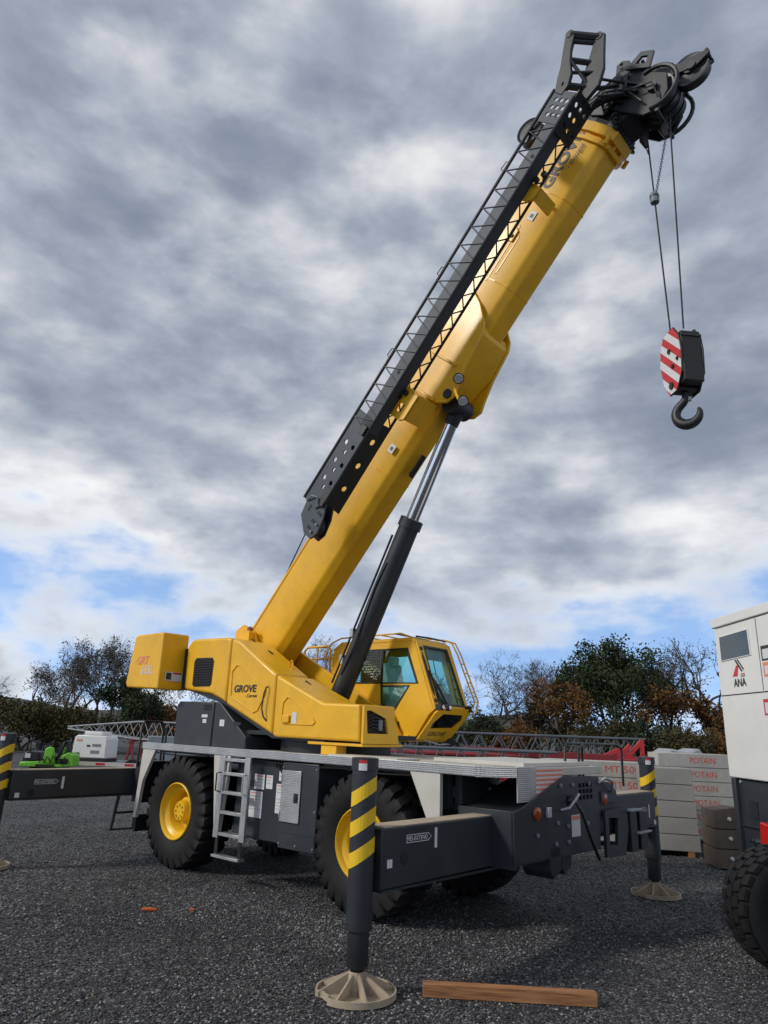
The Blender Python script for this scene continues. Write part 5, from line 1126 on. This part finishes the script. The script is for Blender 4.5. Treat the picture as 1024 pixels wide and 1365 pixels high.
q = MB(); q.tube([(.56, -.2, .75), (.66, -.24, 1.1), (.80, -.2, 1.2), (.95, -.2, .98)], .022, 6); q.build('hose', 'black', gm, smooth=40)
for k in range(5):
    q = MB(); x0 = -.1+.22*k; q.tube([(x0, -.5, .66), (x0+.06, -.54, .8+.06*(k % 3)), (x0+.16, -.52, .78), (x0+.2, -.48, .66)], .02, 6); q.build('hose', 'black', gm, smooth=40)
q = MB(); q.bb((.62, -.45, .62), (.92, -.425, .80)); q.build('side_opening', 'cavity', gm)
q = MB(); q.bb((-.2, -.515, .52), (.5, -.502, .60)); q.build('side_opening', 'cavity', gm)
q = MB(); q.tube([(-.5, -.40, 1.0), (-.52, -.40, 1.35), (-.5, .40, 1.35), (-.5, .40, 1.0)], .025, 7); q.build('roll_bar', 'black', gm, smooth=40)
gm.scale = (.92, .92, .98)
gn.scale = (.86, .9, .95)
lattice('silver_jib_tip', (-13.4, 32.0, 1.42), (-5.5, 31.0, 1.42), .9, .72, 12, 'silver', .028, .015, 'tapered silver lattice jib tip section behind the white generator', 'lattice section', tip=3.4)
lattice('orange_lattice_section', (-9.0, 33.5, 1.1), (-3.0, 32.6, 1.1), .9, .75, 8, 'orange', .05, .028, 'orange red lattice section behind the silver jib tip', 'lattice section')
q = MB(); q.bb((-1.0, -.4, 0), (1.0, .4, 1.6)); o = q.build('grey_crate', 'bluegrey', None, .03); o.location = (-8.15, 29.9, .0); tag(o, 'plain grey steel crate between generator and engine cover', 'crate')
trestle(-10.2, 31.7, R(-7), 1.42, 'red steel trestle under the pointed end of the silver jib tip'); trestle(-6.5, 31.2, R(-7), 1.42, 'red steel trestle under the full width end of the silver jib tip')
trestle(-4.0, 32.75, R(-7), 1.1, 'red steel trestle under the orange section, behind the engine cover'); trestle(-8.0, 33.35, R(-7), 1.1, 'red steel trestle under the orange section, beside the grey crate')

# ------------------------------------------------------------------ trees
def build_np(name, V, F, mats, mi, parent):
    me = bpy.data.meshes.new(name); me.vertices.add(len(V)); me.vertices.foreach_set('co', np.asarray(V, np.float32).ravel())
    F = np.asarray(F, np.int32); me.loops.add(F.size); me.loops.foreach_set('vertex_index', F.ravel())
    k = F.shape[1]; me.polygons.add(len(F)); me.polygons.foreach_set('loop_start', np.arange(0, F.size, k, dtype=np.int32))
    for q in mats: me.materials.append(q)
    if mi is not None: me.polygons.foreach_set('material_index', np.asarray(mi, np.int32))
    me.update(calc_edges=True)
    o = bpy.data.objects.new(name, me); C.objects.link(o); o.parent = parent; return o
LM = {
 'green': [leaf_mat('leaf_green_a', (.030, .050, .016)), leaf_mat('leaf_green_b', (.045, .070, .022)), leaf_mat('leaf_green_c', (.07, .075, .025))],
 'dark': [leaf_mat('leaf_dark_a', (.018, .034, .014)), leaf_mat('leaf_dark_b', (.028, .050, .020)), leaf_mat('leaf_dark_c', (.045, .055, .020))],
 'olive': [leaf_mat('leaf_olive_a', (.055, .050, .018)), leaf_mat('leaf_olive_b', (.085, .068, .02)), leaf_mat('leaf_olive_c', (.06, .055, .03))],
 'rust': [leaf_mat('leaf_rust_a', (.12, .052, .016)), leaf_mat('leaf_rust_b', (.17, .08, .02)), leaf_mat('leaf_rust_c', (.085, .055, .02))],
 'brown': [leaf_mat('leaf_brown_a', (.06, .042, .024)), leaf_mat('leaf_brown_b', (.085, .06, .03)), leaf_mat('leaf_brown_c', (.05, .045, .025))],
 'twig': [leaf_mat('leaf_dry_haze_a', (.10, .085, .055)), leaf_mat('leaf_dry_haze_b', (.13, .105, .06)), leaf_mat('leaf_dry_haze_c', (.075, .066, .05))],  # dry leaf tones made paler, distance haze put into the colour
}
def tree(name, label, loc, height, spread, kind, leaves, leaf=.16, group='trees along the far edge of the yard', depth=6, r0=None, seed=0, clear=.25, gnarl=.22, cat='tree', stems=1, up=.35):
    rr = random.Random(seed); rn = np.random.default_rng(seed)
    e = empty(name, loc, rr.random()*6.28, label, cat, group)
    V = []; F = []; tips = []
    r0 = r0 or height*.02
    def seg(p, d, ln, ra, rb, lev):
        n = 6 if lev < 2 else (4 if lev < 4 else 3); k = 3 if lev < 3 else 2
        up_ = d.orthogonal().normalized(); rings = []; q_ = p.copy(); dd = d.copy()
        for i in range(k+1):
            ra_ = ra+(rb-ra)*i/k; sd_ = dd.cross(up_).normalized(); u2 = sd_.cross(dd).normalized()
            o = len(V)
            for j in range(n):
                a = 2*math.pi*j/n; v_ = q_+(u2*math.cos(a)+sd_*math.sin(a))*ra_; V.append((v_.x, v_.y, v_.z))
            rings.append(o)
            if i < k:
                q_ = q_+dd*(ln/k); dd = (dd+Vector((rr.gauss(0, gnarl), rr.gauss(0, gnarl), rr.gauss(0, gnarl)*.6+.03))).normalized()
                if lev >= 2: tips.append((q_.copy(), lev))
        for i in range(k):
            a, b = rings[i], rings[i+1]
            for j in range(n): F.append((a+j, a+(j+1) % n, b+(j+1) % n, b+j))
        return q_, dd
    def grow_(p, d, ln, ra, lev):
        p2, d2 = seg(p, d, ln, ra, ra*.68, lev)
        if lev >= depth: return
        nb = 2 if rr.random() < .48 else 3
        for i in range(nb):
            ax = d2.orthogonal().normalized(); ax.rotate(Quaternion(d2, rr.random()*6.283))
            ang = R(rr.uniform(16, 48)) if i or nb > 2 else R(rr.uniform(4, 22))
            nd = d2.copy(); nd.rotate(Quaternion(ax, ang*spread)); nd.z += up*.25; nd.normalize()
            grow_(p2, nd, ln*rr.uniform(.66, .90), max(ra*rr.uniform(.50, .70), .007), lev+1)
    for s_ in range(stems):
        d = Vector((rr.gauss(0, .05 if stems == 1 else .3), rr.gauss(0, .05 if stems == 1 else .3), 1)).normalized()
        grow_(Vector((rr.gauss(0, .02 if stems == 1 else .25), rr.gauss(0, .02 if stems == 1 else .25), -.05)), d, height*clear, r0*(1 if stems == 1 else .7), 0)
    zmax = max(v[2] for v in V); sc_z = height/zmax
    Va = np.array(V)*np.array([sc_z, sc_z, sc_z])
    build_np('trunk', Va, F, [BARK], None, e)
    if leaves:
        tp = np.array([(p.x, p.y, p.z) for p, lv in tips if lv >= min(3, depth-2)])*sc_z
        idx = rn.integers(0, len(tp), leaves)
        # clumping: some tips carry many leaves, others few
        wgt = rn.random(len(tp))**1.6; idx = rn.choice(len(tp), leaves, p=wgt/wgt.sum())
        c_ = tp[idx]+rn.normal(0, leaf*1.7, (leaves, 3))
        nrm = rn.normal(0, 1, (leaves, 3)); nrm /= np.linalg.norm(nrm, axis=1)[:, None]
        t1_ = np.cross(nrm, rn.normal(0, 1, (leaves, 3))); t1_ /= np.linalg.norm(t1_, axis=1)[:, None]; t2_ = np.cross(nrm, t1_)
        sz = leaf*rn.uniform(.45, 1.1, (leaves, 1))
        q0 = c_-t1_*sz; q1 = c_+t2_*sz*.55+nrm*sz*.1; q2 = c_+t1_*sz; q3 = c_-t2_*sz*.55+nrm*sz*.1
        VV = np.stack([q0, q1, q2, q3], 1).reshape(-1, 3); FF = np.arange(leaves*4).reshape(-1, 4)
        cm = wgt[idx]; mi = np.clip((rn.random(leaves)*3).astype(int), 0, 2)
        build_np('crown', VV, FF, LM[kind], mi, e)
    return e
# left row
for i, (x, y, h_, lv, sd_, lb) in enumerate((
    (-24.8, 57, 8.4, 1100, 11, 'slim half bare tree, tallest of the row behind the generator'),
    (-20.9, 56, 9.0, 1100, 21, 'half bare tree beside the counterweight with thin twigs'),
    (-28.4, 58, 6.8, 900, 31, 'small sparse tree over the dark brush beyond the green excavator'),
    (-32.4, 60, 5.6, 700, 36, 'low bare tree at the outer end of the row past the excavator'),
    (-22.8, 59, 8.0, 900, 37, 'thin tree crowded between the tallest tree and the counterweight tree'),
    (-26.6, 60, 7.2, 900, 38, 'thin tree crowded behind the small sparse tree'),
    (-18.6, 60, 8.2, 800, 39, 'thin tree half hidden by the counterweight'),
    (-15.4, 60, 6.2, 700, 40, 'low thin tree seen under the counterweight'))):
    tree('bare_tree', lb, (x, y, 0), h_, 1.05, 'twig', int(lv*1.7), .095, seed=sd_, depth=8, clear=.2)
tree('evergreen_tree', 'rounded dark green tree behind the white generator', (-19.2, 52, 0), 5.0, 1.1, 'dark', 9000, .13, seed=41, clear=.16)
tree('evergreen_tree', 'smaller green tree under the counterweight', (-16.6, 53, 0), 4.0, 1.2, 'dark', 6000, .13, seed=43, clear=.16)
for i, (x, y, h_, kd, lb) in enumerate(((-30, 52, 3.6, 'brown', 'brown leafless thicket past the excavator'), (-27.2, 51, 3.4, 'brown', 'brown brush right above the near hazard striped jack'), (-24.6, 50, 3.3, 'olive', 'olive bush beside the brown brush'), (-22.4, 49, 3.2, 'olive', 'olive bush above the green excavator'), (-20.6, 50, 2.9, 'olive', 'low olive bush between the excavator and the dark green tree'), (-15.2, 54, 3.6, 'rust', 'russet bush under the counterweight'), (-13.0, 55, 3.2, 'brown', 'brown bush behind the engine cover'), (-9.5, 55, 3.0, 'olive', 'olive bush hidden beyond the engine cover'))):
    tree('bush', lb, (x, y, 0), h_, 1.3, kd, 5200, .12, 'bushes along the far edge of the yard', seed=60+i, clear=.14, cat='bush', stems=4, depth=5, up=.2)
# tree seen between boom and cab
tree('bare_tree', 'bare tree with fine twigs seen between the boom and the cab', (-4.4, 56, 0), 9.4, 1.0, 'twig', 700, .09, seed=71, depth=9, clear=.2)
# right row
tree('bare_tree', 'wide leafless tree with fine twigs right beside the cab', (8.6, 55, 0), 8.6, 1.15, 'twig', 250, .09, seed=81, depth=8, clear=.2)
tree('bare_tree', 'second leafless tree standing between the cab and the big green tree', (11.3, 57, 0), 8.3, 1.1, 'twig', 250, .09, seed=82, depth=8, clear=.2)
tree('bare_tree', 'leafless shrubby tree close behind the cab rail', (6.2, 56, 0), 6.5, 1.1, 'twig', 350, .09, seed=83, depth=8, clear=.2)
tree('bare_tree', 'leafless tree rising behind the russet tree', (13.6, 58, 0), 8.4, 1.1, 'twig', 300, .09, seed=84, depth=8, clear=.2)
tree('bare_tree', 'leafless tree filling the gap between dark tree and gnarled tree', (20.8, 58, 0), 8.2, 1.1, 'olive', 900, .09, seed=85, depth=8, clear=.2)
tree('green_tree', 'large dark green spreading tree behind the red lattice section', (16.4, 52, 0), 9.2, 1.15, 'dark', 17000, .15, seed=91, depth=7, clear=.22)
tree('green_tree', 'second darker green tree leaning on the large spreading tree', (18.2, 53, 0), 8.0, 1.15, 'dark', 9000, .15, seed=96, depth=7, clear=.22)
tree('russet_tree', 'russet and green tree in front of the large dark tree', (12.9, 49, 0), 5.8, 1.1, 'rust', 4200, .13, seed=101, clear=.16)
tree('russet_tree', 'olive brown tree low beside the russet tree', (11.0, 50, 0), 4.2, 1.2, 'olive', 4200, .13, seed=103, clear=.16)
tree('russet_tree', 'orange brown tree between the dark tree and the gnarled tree', (20.0, 49, 0), 5.6, 1.1, 'rust', 4200, .13, seed=107, clear=.16)
tree('russet_tree', 'orange leafed tree under the gnarled bare tree', (22.4, 48, 0), 4.6, 1.1, 'rust', 4200, .13, seed=109, clear=.16)
tree('gnarled_tree', 'gnarled bare tree with twisted limbs beside the white machine', (24.1, 50, 0), 9.4, .85, 'olive', 1100, .10, seed=113, depth=6, clear=.22, gnarl=.30)
tree('gnarled_tree', 'thinner twisted tree next to the gnarled one', (22.0, 52, 0), 9.0, .8, 'olive', 1000, .10, seed=117, depth=6, clear=.22, gnarl=.30)
for i, (x, y, h_, kd, lb) in enumerate(((7.0, 50, 3.4, 'dark', 'dark green bush just beside the cab nose'), (9.0, 48, 3.0, 'rust', 'rust brown bush above the grey mast'), (14.4, 46, 3.4, 'olive', 'olive bush under the large dark tree'), (17.0, 46, 3.3, 'dark', 'dark bush above the red end frame'), (19.2, 45, 3.2, 'olive', 'olive bush above the pale sheet'), (21.5, 45, 3.0, 'rust', 'rusty bush above the POTAIN blocks'), (24.0, 46, 3.0, 'brown', 'brown bush nearest the white machine'), (2.5, 52, 3.2, 'olive', 'olive bush hidden behind the cab'), (-2, 52, 3.2, 'brown', 'brown bush behind the lift cylinder'))):
    tree('bush', lb, (x, y, 0), h_, 1.3, kd, 5200, .12, 'bushes along the far edge of the yard', seed=130+i, clear=.14, cat='bush', stems=4, depth=5, up=.2)
